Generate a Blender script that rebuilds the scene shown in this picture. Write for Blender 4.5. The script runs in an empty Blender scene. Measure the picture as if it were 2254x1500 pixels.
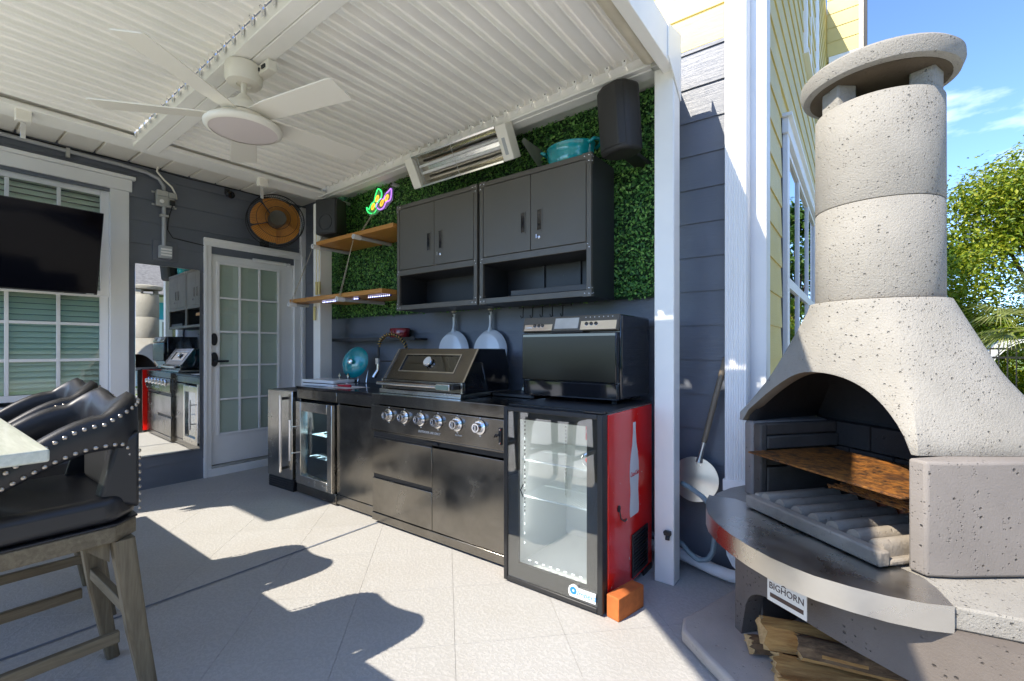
import bpy, bmesh, math, random
from mathutils import Vector, Matrix

R = math.radians
rnd = random.Random(11)
S = bpy.context.scene
COL = S.collection

# ------------------------------------------------------------------ camera, sky, sun, exposure
cam_data = bpy.data.cameras.new("camera")
cam = bpy.data.objects.new("camera", cam_data)
COL.objects.link(cam)
cam.location = (5.0, -2.77, 1.23)
cam.rotation_euler = (R(90), 0, R(36.83))
cam_data.sensor_width = 36.0
cam_data.lens = 36.0 * 1020.0 / 2254.0
cam_data.shift_y = 18.0 / 2254.0
cam_data.clip_start = 0.05
cam_data.clip_end = 3000
S.camera = cam

SUN_TO = Vector((-0.36, -0.90, 1.0)).normalized()      # direction towards the sun
SUN_EL = math.asin(SUN_TO.z)
SUN_AZ = math.atan2(SUN_TO.x, SUN_TO.y)                # clockwise from +Y

world = bpy.data.worlds.new("World")
S.world = world
world.use_nodes = True
wn = world.node_tree
wn.nodes.clear()
w_out = wn.nodes.new("ShaderNodeOutputWorld")
w_bg = wn.nodes.new("ShaderNodeBackground")
w_sky = wn.nodes.new("ShaderNodeTexSky")
w_sky.sky_type = 'NISHITA'
w_sky.sun_disc = False
w_sky.sun_elevation = SUN_EL
w_sky.sun_rotation = SUN_AZ
w_sky.air_density = 0.62
w_sky.dust_density = 0.1
w_sky.ozone_density = 6.0
w_bg.inputs["Strength"].default_value = 0.145
# a few soft clouds, all round the sky
w_tc = wn.nodes.new("ShaderNodeTexCoord")
w_map = wn.nodes.new("ShaderNodeMapping")
w_map.inputs["Scale"].default_value = (2.2, 2.2, 6.5)
w_map.inputs["Location"].default_value = (0.4, 1.3, 0.25)
w_noise = wn.nodes.new("ShaderNodeTexNoise")
w_noise.inputs["Scale"].default_value = 1.35
w_noise.inputs["Detail"].default_value = 7
w_noise.inputs["Roughness"].default_value = 0.55
w_ramp = wn.nodes.new("ShaderNodeValToRGB")
w_ramp.color_ramp.elements[0].position = 0.545
w_ramp.color_ramp.elements[1].position = 0.86
w_ramp.color_ramp.elements[1].color = (0.8, 0.8, 0.8, 1)
w_mix = wn.nodes.new("ShaderNodeMixRGB")
w_mix.inputs["Color2"].default_value = (8.5, 8.6, 8.8, 1)
wn.links.new(w_tc.outputs["Generated"], w_map.inputs["Vector"])
wn.links.new(w_map.outputs["Vector"], w_noise.inputs["Vector"])
wn.links.new(w_noise.outputs["Fac"], w_ramp.inputs["Fac"])
wn.links.new(w_ramp.outputs["Color"], w_mix.inputs["Fac"])
wn.links.new(w_sky.outputs["Color"], w_mix.inputs["Color1"])
wn.links.new(w_mix.outputs["Color"], w_bg.inputs["Color"])
wn.links.new(w_bg.outputs["Background"], w_out.inputs["Surface"])

sun_data = bpy.data.lights.new("sun", 'SUN')
sun_data.energy = 2.6
sun_data.angle = R(0.5)
sun_data.color = (1.0, 0.92, 0.79)
sun = bpy.data.objects.new("sun", sun_data)
COL.objects.link(sun)
sun.location = (-6, -14, 18)
sun.rotation_euler = (-SUN_TO).to_track_quat('-Z', 'Y').to_euler()

S.view_settings.view_transform = 'Standard'
S.view_settings.look = 'None'
S.view_settings.gamma = 1.0
S.view_settings.use_curve_mapping = False
S.view_settings.exposure = 1.72
S.cycles.max_bounces = 10
S.cycles.diffuse_bounces = 6
S.cycles.glossy_bounces = 5
S.cycles.transparent_max_bounces = 8
S.cycles.caustics_reflective = False
S.cycles.caustics_refractive = False
S.cycles.use_denoising = True
S.cycles.sample_clamp_indirect = 6.0

# ------------------------------------------------------------------ materials
MATS = {}


class NT:
    """small node helper"""
    def __init__(self, name):
        m = bpy.data.materials.new(name)
        m.use_nodes = True
        self.m = m
        self.t = m.node_tree
        self.b = self.t.nodes["Principled BSDF"]
        self.o = self.t.nodes["Material Output"]
        MATS[name] = m

    def n(self, typ, **kw):
        nd = self.t.nodes.new(typ)
        for k, v in kw.items():
            if k in nd.inputs:
                nd.inputs[k].default_value = v
            else:
                setattr(nd, k, v)
        return nd

    def l(self, a, b):
        self.t.links.new(a, b)

    def coord(self, kind="Object", scale=(1, 1, 1)):
        if kind == "World":
            src = self.n("ShaderNodeNewGeometry").outputs["Position"]
        else:
            src = self.n("ShaderNodeTexCoord").outputs[kind]
        mp = self.n("ShaderNodeMapping")
        mp.inputs["Scale"].default_value = scale
        self.l(src, mp.inputs["Vector"])
        return mp.outputs["Vector"]

    def noise(self, vec, scale, detail=4, rough=0.55, dist=0.0):
        nd = self.n("ShaderNodeTexNoise", Scale=scale, Detail=detail, Roughness=rough, Distortion=dist)
        self.l(vec, nd.inputs["Vector"])
        return nd.outputs["Fac"]

    def ramp(self, fac, p0, p1, c0=(0, 0, 0, 1), c1=(1, 1, 1, 1)):
        r = self.n("ShaderNodeValToRGB")
        e = r.color_ramp.elements
        e[0].position = p0
        e[1].position = p1
        e[0].color = c0 if len(c0) == 4 else (*c0, 1)
        e[1].color = c1 if len(c1) == 4 else (*c1, 1)
        self.l(fac, r.inputs["Fac"])
        return r.outputs["Color"]

    def mix(self, fac, c1, c2, mode='MIX'):
        nd = self.n("ShaderNodeMixRGB", blend_type=mode)
        for inp, val in (("Fac", fac), ("Color1", c1), ("Color2", c2)):
            if isinstance(val, (int, float)):
                nd.inputs[inp].default_value = val
            elif isinstance(val, tuple):
                nd.inputs[inp].default_value = (*val, 1) if len(val) == 3 else val
            else:
                self.l(val, nd.inputs[inp])
        return nd.outputs["Color"]

    def bump(self, h, strength=0.3, dist=0.01, normal=None):
        nd = self.n("ShaderNodeBump", Strength=strength, Distance=dist)
        self.l(h, nd.inputs["Height"])
        if normal is not None:
            self.l(normal, nd.inputs["Normal"])
        return nd.outputs["Normal"]

    def set(self, **kw):
        for k, v in kw.items():
            k = k.replace("_", " ")
            if hasattr(v, "is_linked"):
                self.l(v, self.b.inputs[k])
            else:
                if isinstance(v, tuple) and len(v) == 3:
                    v = (*v, 1)
                self.b.inputs[k].default_value = v
        return self


def simple(name, col, rough=0.5, metal=0.0, var=0.0, vscale=8.0, bump=0.0, bscale=60.0, kind="Object",
           coat=0.0, stretch=(1, 1, 1), rvar=0.0, spec=0.5, bdist=0.003):
    g = NT(name)
    g.set(Base_Color=col, Roughness=rough, Metallic=metal)
    g.b.inputs["Coat Weight"].default_value = coat
    g.b.inputs["Specular IOR Level"].default_value = spec
    if var or bump or rvar:
        v = g.coord(kind, stretch)
        if var:
            f = g.ramp(g.noise(v, vscale, 5), 0.3, 0.7)
            dk = tuple(c * (1 - var) for c in col)
            lt = tuple(min(1, c * (1 + var)) for c in col)
            g.set(Base_Color=g.mix(f, dk, lt))
        if rvar:
            rr = g.ramp(g.noise(v, vscale * 0.6, 5), 0.3, 0.7, (max(0.02, rough - rvar),) * 3, (min(1, rough + rvar),) * 3)
            g.set(Roughness=rr)
        if bump:
            g.set(Normal=g.bump(g.noise(v, bscale, 4), bump, bdist))
    return g.m


simple("white_metal", (0.92, 0.90, 0.84), 0.38, var=0.04, vscale=3)
simple("white_trim", (0.88, 0.87, 0.85), 0.45, var=0.03, vscale=3, bump=0.05, bscale=40)
simple("fan_white", (0.86, 0.82, 0.73), 0.4)
simple("cream_tube", (0.74, 0.67, 0.52), 0.45, var=0.12, vscale=5)
simple("pvc_white", (0.75, 0.74, 0.72), 0.4, var=0.05)
simple("soffit_white", (0.86, 0.82, 0.72), 0.5, var=0.05, vscale=3)
simple("pvc_grey", (0.42, 0.43, 0.44), 0.5, var=0.06)
simple("zinc", (0.52, 0.52, 0.49), 0.42, metal=0.6, var=0.12, vscale=14)
simple("chrome", (0.80, 0.80, 0.82), 0.12, metal=1.0)
simple("nickel", (0.50, 0.45, 0.39), 0.28, metal=1.0)
simple("black_plastic", (0.018, 0.018, 0.019), 0.42, bump=0.06, bscale=200)
simple("black_gloss", (0.012, 0.013, 0.016), 0.06, coat=0.6)
simple("black_glass", (0.006, 0.006, 0.007), 0.03)
simple("smoked_glass", (0.016, 0.015, 0.011), 0.16, spec=0.22)
simple("granite_black", (0.014, 0.014, 0.016), 0.07, var=0.4, vscale=200)
simple("rubber", (0.02, 0.02, 0.02), 0.7)
simple("powder_grey", (0.098, 0.088, 0.071), 0.42, bump=0.08, bscale=500, bdist=0.001, rvar=0.05)
simple("powder_dark", (0.030, 0.031, 0.034), 0.45, bump=0.08, bscale=500, bdist=0.001)
simple("speaker_black", (0.026, 0.025, 0.024), 0.55, bump=0.25, bscale=420, bdist=0.001)
simple("teal_enamel", (0.008, 0.30, 0.34), 0.16, coat=0.7, var=0.35, vscale=5)
simple("red_enamel", (0.22, 0.010, 0.018), 0.22, coat=0.4)
simple("white_enamel", (0.80, 0.81, 0.83), 0.22, coat=0.3)
simple("paper", (0.82, 0.80, 0.82), 0.7)
simple("red_plastic", (0.45, 0.012, 0.03), 0.3)
simple("blue_led_tape", (0.02, 0.03, 0.30), 0.4)
simple("brass", (0.70, 0.46, 0.12), 0.3, metal=1.0, var=0.15, vscale=40)
simple("yellow_plastic", (0.75, 0.48, 0.02), 0.45)
simple("hose_grey", (0.20, 0.27, 0.30), 0.42, var=0.1)
simple("cord", (0.42, 0.38, 0.30), 0.7)
simple("tag_yellow", (0.75, 0.62, 0.25), 0.5)
simple("peel_metal", (0.62, 0.61, 0.58), 0.30, metal=0.85, var=0.12, vscale=6, rvar=0.06)
simple("decal_white", (0.72, 0.74, 0.74), 0.4)
simple("decal_red", (0.60, 0.02, 0.02), 0.4)
simple("sticker_blue", (0.02, 0.22, 0.50), 0.4)
simple("sign_brown", (0.06, 0.03, 0.022), 0.5)
simple("sign_cream", (0.72, 0.68, 0.60), 0.35, var=0.05)
simple("cooler_inner", (0.74, 0.76, 0.75), 0.35)
simple("wire_white", (0.72, 0.78, 0.78), 0.35)
simple("amber_blade", (0.60, 0.24, 0.035), 0.32, coat=0.2, var=0.12, vscale=9)
simple("firebrick_red", (0.34, 0.10, 0.045), 0.85, var=0.3, vscale=22, bump=0.5, bscale=90, bdist=0.004)
simple("brick_orange", (0.47, 0.13, 0.028), 0.85, var=0.16, vscale=26, bump=0.35, bscale=130, bdist=0.003)
simple("iron_black", (0.015, 0.015, 0.016), 0.5)
simple("white_fence", (0.78, 0.78, 0.76), 0.5)
simple("blind_white", (0.80, 0.83, 0.76), 0.55)
simple("dark_room", (0.02, 0.02, 0.02), 0.9)
simple("roof_shingle", (0.17, 0.16, 0.15), 0.9, var=0.3, vscale=10, bump=0.6, bscale=20)
simple("teal_siding", (0.03, 0.34, 0.46), 0.6, var=0.05)
simple("bark", (0.10, 0.075, 0.05), 0.9, var=0.35, vscale=9, bump=0.8, bscale=30, bdist=0.02)
simple("bottle_blue", (0.02, 0.38, 0.60), 0.1, coat=0.5)
simple("lime", (0.35, 0.55, 0.02), 0.3)
simple("lamp_diffuser", (0.70, 0.62, 0.60), 0.35)
simple("blocker_cloth", (0.7, 0.68, 0.62), 0.8)


def siding(name, col, rough):
    g = NT(name)
    v = g.coord("World", (1, 1, 1))
    # world position stretched along the length of the boards: both wall directions share one grain
    mp = g.n("ShaderNodeMapping")
    mp.inputs["Scale"].default_value = (3.0, 3.0, 130.0)
    g.l(v, mp.inputs["Vector"])
    grain = g.noise(mp.outputs["Vector"], 1.0, 5, 0.65, 1.2)
    low = g.noise(v, 2.3, 4)
    c = g.mix(g.ramp(low, 0.3, 0.7), tuple(x * 0.9 for x in col), tuple(min(1, x * 1.1) for x in col))
    g.set(Base_Color=c, Roughness=rough, Normal=g.bump(grain, 0.4, 0.0045))
    g.b.inputs["Specular IOR Level"].default_value = 0.6
    return g.m


siding("siding_dark", (0.128, 0.142, 0.170), 0.42)
siding("siding_yellow", (0.66, 0.53, 0.19), 0.5)
siding("siding_pale", (0.74, 0.76, 0.74), 0.5)


def steel(name, col, rough, scale=(40, 40, 1.2), amt=0.10, smudge=0.12):
    g = NT(name)
    v = g.coord("Object", scale)
    br = g.noise(v, 9, 3, 0.6)
    sm = g.noise(g.coord("Object"), 5.0, 5, 0.6, 0.4)
    rr = g.mix(g.ramp(sm, 0.35, 0.7), (max(0.03, rough - smudge),) * 3, (rough + smudge,) * 3)
    g.set(Base_Color=g.mix(g.ramp(sm, 0.3, 0.75), tuple(c * (1 - amt) for c in col), tuple(c * (1 + amt) for c in col)),
          Metallic=1.0, Roughness=rr, Normal=g.bump(br, 0.05, 0.002))
    return g.m


steel("black_steel", (0.235, 0.22, 0.198), 0.22, amt=0.22, smudge=0.07)
steel("black_steel_h", (0.235, 0.22, 0.198), 0.2, scale=(1.2, 40, 40), amt=0.16, smudge=0.06)
steel("stainless", (0.60, 0.57, 0.52), 0.24, amt=0.06, smudge=0.06)
steel("shelf_steel", (0.72, 0.71, 0.69), 0.32, scale=(2, 2, 40), amt=0.08, smudge=0.08)
steel("lip_steel", (0.66, 0.63, 0.57), 0.3, scale=(2, 2, 40), amt=0.08, smudge=0.05)
steel("reflector", (0.80, 0.76, 0.66), 0.16, scale=(1, 30, 30), amt=0.1, smudge=0.05)


def pitted(name, col, pit_scale, pit_depth, stain=0.25, grain=0.5, pit_amt=0.55, soot=False):
    g = NT(name)
    v = g.coord("Object")
    big = g.noise(v, 2.6, 5, 0.6)
    med = g.noise(v, 11, 5, 0.6)
    fine = g.noise(v, 150, 6, 0.7)
    def pit(sc, lo, hi, keep):
        vor = g.n("ShaderNodeTexVoronoi", Scale=sc)
        g.l(v, vor.inputs["Vector"])
        sep = g.n("ShaderNodeSeparateColor")
        g.l(vor.outputs["Color"], sep.inputs["Color"])
        sel = g.ramp(sep.outputs["Red"], keep, keep + 0.02)
        warp = g.n("ShaderNodeMath", operation='MULTIPLY_ADD')
        g.l(g.noise(v, sc * 1.7, 2), warp.inputs[0])
        warp.inputs[1].default_value = 0.35
        g.l(vor.outputs["Distance"], warp.inputs[2])
        hole = g.ramp(warp.outputs[0], lo + 0.17, hi + 0.17, (1, 1, 1), (0, 0, 0))
        return g.mix(1.0, hole, sel, 'MULTIPLY')
    clus = g.ramp(g.noise(v, 5.5, 4, 0.6), 0.42, 0.62)
    pits = g.mix(1.0, pit(pit_scale, 0.08, 0.26, 0.80), g.mix(1.0, pit(pit_scale * 2.2, 0.08, 0.34, 0.74), clus, 'MULTIPLY'), 'ADD')
    c = g.mix(g.ramp(big, 0.3, 0.72), tuple(x * (1 - stain) for x in col), tuple(min(1, x * 1.08) for x in col))
    c = g.mix(g.ramp(med, 0.35, 0.75, (0, 0, 0), (0.35, 0.35, 0.35)), c, tuple(x * 0.8 for x in col))
    streak = g.noise(g.coord("Object", (9, 9, 0.9)), 1.0, 5, 0.6)
    c = g.mix(g.ramp(streak, 0.52, 0.75, (0, 0, 0), (0.24, 0.24, 0.24)), c, (col[0] * 0.72, col[1] * 0.68, col[2] * 0.60))
    c = g.mix(g.mix(1.0, pits, (pit_amt,) * 3, 'MULTIPLY'), c, tuple(x * 0.25 for x in col))
    n1 = g.bump(fine, grain, 0.0045)
    n2 = g.bump(g.mix(1.0, pits, (1, 1, 1), 'DIFFERENCE'), 0.9, pit_depth, n1)
    g.set(Base_Color=c, Roughness=0.85, Normal=n2)
    g.b.inputs["Specular IOR Level"].default_value = 0.25
    return g.m


pitted("concrete_light", (0.385, 0.362, 0.318), 58, 0.007, stain=0.20, grain=1.0, pit_amt=0.38)
pitted("concrete_grey", (0.265, 0.238, 0.215), 52, 0.006, stain=0.18, grain=0.35, pit_amt=0.8)
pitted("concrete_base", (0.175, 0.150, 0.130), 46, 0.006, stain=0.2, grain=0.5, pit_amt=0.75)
pitted("concrete_grate", (0.46, 0.40, 0.325), 40, 0.003, stain=0.6, grain=0.9, pit_amt=0.3)
pitted("concrete_rim", (0.27, 0.21, 0.145), 50, 0.003, stain=0.5, grain=0.8, pit_amt=0.3)
pitted("concrete_pad", (0.52, 0.47, 0.42), 40, 0.002, stain=0.25, grain=0.4, pit_amt=0.2)
pitted("concrete_soot", (0.040, 0.036, 0.034), 30, 0.003, stain=0.5, grain=0.4, pit_amt=0.3)
pitted("concrete_smoked", (0.115, 0.10, 0.085), 30, 0.003, stain=0.6, grain=0.4, pit_amt=0.3)
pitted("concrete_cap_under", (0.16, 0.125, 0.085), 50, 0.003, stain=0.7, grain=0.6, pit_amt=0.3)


def floor_mat():
    g = NT("patio_coating")
    v = g.coord("World")
    lace = g.noise(v, 62, 5, 0.6, 0.4)
    isl = g.ramp(lace, 0.47, 0.56)
    fine = g.noise(v, 260, 3, 0.6)
    dirt = g.noise(v, 1.3, 6, 0.62)
    dirt2 = g.noise(v, 17, 4, 0.6)
    base = g.mix(isl, (0.405, 0.397, 0.38), (0.445, 0.435, 0.418))
    base = g.mix(g.ramp(dirt, 0.48, 0.8, (0, 0, 0), (0.55, 0.55, 0.55)), base, (0.36, 0.335, 0.30))
    base = g.mix(g.ramp(dirt2, 0.62, 0.8, (0, 0, 0), (0.25, 0.25, 0.25)), base, (0.33, 0.31, 0.285))
    oi = g.n("ShaderNodeObjectInfo")
    base = g.mix(1.0, base, g.ramp(oi.outputs["Random"], 0.0, 1.0, (0.985, 0.985, 0.98), (1.015, 1.015, 1.015)), 'MULTIPLY')
    n1 = g.bump(isl, 0.35, 0.003)
    n2 = g.bump(fine, 0.25, 0.002, n1)
    g.set(Base_Color=base, Roughness=0.72, Normal=n2)
    g.b.inputs["Specular IOR Level"].default_value = 0.35


floor_mat()
simple("joint_dark", (0.34, 0.335, 0.325), 0.9, kind="World", var=0.2, vscale=30)
simple("joint_blue", (0.15, 0.17, 0.21), 0.8, kind="World", var=0.2, vscale=30)
simple("lawn", (0.16, 0.24, 0.035), 0.95, kind="World", var=0.35, vscale=3, bump=0.8, bscale=70, bdist=0.03)


def wood(name, c0, c1, rough, scale=(2, 26, 26), coat=0.0, bump=0.15):
    g = NT(name)
    v = g.coord("Object", scale)
    f = g.noise(v, 1.6, 6, 0.65, 1.4)
    f2 = g.noise(v, 6.0, 4, 0.6, 0.5)
    c = g.mix(g.ramp(f, 0.3, 0.72), c0, c1)
    c = g.mix(g.ramp(f2, 0.4, 0.8, (0, 0, 0), (0.4, 0.4, 0.4)), c, tuple(x * 0.6 for x in c0))
    g.set(Base_Color=c, Roughness=rough, Normal=g.bump(f2, bump, 0.004))
    g.b.inputs["Coat Weight"].default_value = coat
    return g.m


wood("shelf_wood", (0.46, 0.19, 0.035), (0.60, 0.29, 0.075), 0.42, coat=0.2)
wood("stool_wood", (0.115, 0.088, 0.050), (0.215, 0.175, 0.108), 0.55, scale=(26, 26, 2.2))
wood("stool_wood_x", (0.115, 0.088, 0.050), (0.215, 0.175, 0.108), 0.55, scale=(2.2, 26, 26))
wood("stool_wood_y", (0.115, 0.088, 0.050), (0.215, 0.175, 0.108), 0.55, scale=(26, 2.2, 26))
wood("handle_wood", (0.16, 0.125, 0.085), (0.26, 0.21, 0.15), 0.6, scale=(30, 30, 3))
wood("log_wood", (0.30, 0.135, 0.035), (0.60, 0.34, 0.105), 0.85, scale=(2.5, 26, 26), bump=0.7)
wood("log_pale", (0.50, 0.32, 0.13), (0.74, 0.54, 0.28), 0.85, scale=(5, 30, 30), bump=0.7)
wood("log_bark", (0.075, 0.042, 0.022), (0.28, 0.17, 0.085), 0.95, scale=(7, 24, 24), bump=1.0)
wood("table_top", (0.60, 0.62, 0.50), (0.76, 0.76, 0.64), 0.22, scale=(1.2, 16, 16), coat=0.3, bump=0.02)


def rust():
    g = NT("rusty_iron")
    v = g.coord("Object", (6, 8, 8))
    w = g.coord("Object")
    f = g.noise(v, 4.0, 8, 0.72, 0.3)
    f2 = g.noise(w, 55, 6, 0.75)
    f3 = g.noise(w, 9, 5, 0.7)
    c = g.mix(g.ramp(f, 0.40, 0.60), (0.030, 0.014, 0.008), (0.34, 0.125, 0.020))
    c = g.mix(g.ramp(f2, 0.48, 0.68, (0, 0, 0), (0.45, 0.45, 0.45)), c, (0.50, 0.23, 0.045))
    c = g.mix(g.ramp(f3, 0.52, 0.66, (0, 0, 0), (0.8, 0.8, 0.8)), c, (0.060, 0.026, 0.012))
    g.set(Base_Color=c, Roughness=0.62, Metallic=0.2, Normal=g.bump(f2, 0.7, 0.003))


rust()


def leather():
    g = NT("black_leather")
    v = g.coord("Object")
    vor = g.n("ShaderNodeTexVoronoi", Scale=340.0)
    g.l(v, vor.inputs["Vector"])
    g.set(Base_Color=(0.012, 0.012, 0.014), Roughness=0.44, Normal=g.bump(vor.outputs["Distance"], 0.12, 0.001))
    g.b.inputs["Coat Weight"].default_value = 0.145


leather()


def red_paint():
    g = NT("red_paint")
    v = g.coord("Object")
    chips = g.ramp(g.noise(v, 34, 3, 0.5), 0.735, 0.75)
    scr = g.ramp(g.noise(g.coord("Object", (6, 60, 12)), 3.0, 4, 0.6, 1.0), 0.745, 0.76)
    f = g.mix(1.0, chips, scr, 'ADD')
    c = g.mix(f, (0.82, 0.010, 0.006), (0.75, 0.55, 0.5))
    g.set(Base_Color=c, Roughness=0.22)
    g.b.inputs["Coat Weight"].default_value = 0.3


red_paint()


def glass(name, tint=(1, 1, 1), refl=1.0, rough=0.0):
    g = NT(name)
    g.t.nodes.remove(g.b)
    tr = g.n("ShaderNodeBsdfTransparent")
    tr.inputs["Color"].default_value = (*tint, 1)
    gl = g.n("ShaderNodeBsdfGlossy")
    gl.inputs["Roughness"].default_value = rough
    lw = g.n("ShaderNodeLayerWeight")
    pw = g.n("ShaderNodeMath", operation='POWER')
    pw.inputs[1].default_value = 5.0
    g.l(lw.outputs["Facing"], pw.inputs[0])
    fr = g.n("ShaderNodeMath", operation='MULTIPLY_ADD')
    fr.inputs[1].default_value = 0.96
    fr.inputs[2].default_value = 0.04
    g.l(pw.outputs[0], fr.inputs[0])
    mul = g.n("ShaderNodeMath", operation='MULTIPLY')
    mul.inputs[1].default_value = refl
    mul.use_clamp = True
    mx = g.n("ShaderNodeMixShader")
    g.l(fr.outputs[0], mul.inputs[0])
    g.l(mul.outputs[0], mx.inputs["Fac"])
    g.l(tr.outputs["BSDF"], mx.inputs[1])
    g.l(gl.outputs["BSDF"], mx.inputs[2])
    g.l(mx.outputs["Shader"], g.o.inputs["Surface"])
    return g.m


glass("clear_glass", (0.97, 0.99, 0.985), 3.6)
glass("window_glass", (0.92, 0.97, 0.93), 1.8)
glass("side_window_glass", (0.55, 0.62, 0.66), 9.0)
glass("tint_glass", (0.80, 0.92, 0.94), 2.5)
glass("door_glass", (0.95, 0.98, 0.96), 1.4)
glass("grill_glass", (0.40, 0.42, 0.36), 3.5)

g = NT("mirror_glass")
g.set(Base_Color=(0.90, 0.92, 0.92), Metallic=1.0, Roughness=0.0)
g = NT("tv_screen")
g.set(Base_Color=(0.002, 0.002, 0.004), Roughness=0.07)
g.b.inputs["Specular IOR Level"].default_value = 0.14


def emis(name, col, strength):
    g = NT(name)
    g.set(Base_Color=col)
    g.b.inputs["Emission Color"].default_value = (*col, 1)
    g.b.inputs["Emission Strength"].default_value = strength
    g.m.cycles.emission_sampling = 'NONE'


emis("neon_green", (0.05, 0.9, 0.20), 0.5)
emis("neon_purple", (0.45, 0.18, 0.9), 0.55)
emis("neon_yellow", (1.0, 0.50, 0.04), 0.5)
emis("led_white", (0.90, 0.95, 1.0), 0.7)
emis("led_blue", (0.55, 0.60, 1.0), 2.2)
simple("acrylic", (0.20, 0.26, 0.20), 0.2)


def leafmat(name, cols, rough=0.45, trans=0.25):
    g = NT(name)
    geo = g.n("ShaderNodeNewGeometry")
    r = g.n("ShaderNodeValToRGB")
    el = r.color_ramp.elements
    while len(el) < len(cols):
        el.new(0.5)
    for i, c in enumerate(cols):
        el[i].position = i / (len(cols) - 1)
        el[i].color = (*c, 1)
    g.l(geo.outputs["Random Per Island"], r.inputs["Fac"])
    g.set(Base_Color=r.outputs["Color"], Roughness=rough)
    if trans:
        tl = g.n("ShaderNodeBsdfTranslucent")
        g.l(r.outputs["Color"], tl.inputs["Color"])
        mx = g.n("ShaderNodeMixShader")
        mx.inputs["Fac"].default_value = trans
        g.l(g.b.outputs["BSDF"], mx.inputs[1])
        g.l(tl.outputs["BSDF"], mx.inputs[2])
        g.l(mx.outputs["Shader"], g.o.inputs["Surface"])
    return g.m


leafmat("hedge_leaf", [(0.035, 0.12, 0.028), (0.075, 0.24, 0.05), (0.15, 0.38, 0.075), (0.32, 0.60, 0.13)], 0.38, 0.1)
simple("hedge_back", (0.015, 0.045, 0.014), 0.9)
leafmat("tree_leaf", [(0.10, 0.18, 0.011), (0.18, 0.26, 0.013), (0.28, 0.34, 0.016), (0.40, 0.39, 0.022)], 0.5, 0.4)
leafmat("tree_leaf_green", [(0.035, 0.09, 0.012), (0.07, 0.16, 0.016), (0.12, 0.22, 0.02)], 0.5, 0.4)
leafmat("palm_leaf", [(0.13, 0.19, 0.03), (0.24, 0.28, 0.07), (0.32, 0.33, 0.13)], 0.4, 0.3)

# ------------------------------------------------------------------ geometry helpers
OFF = {}


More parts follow.
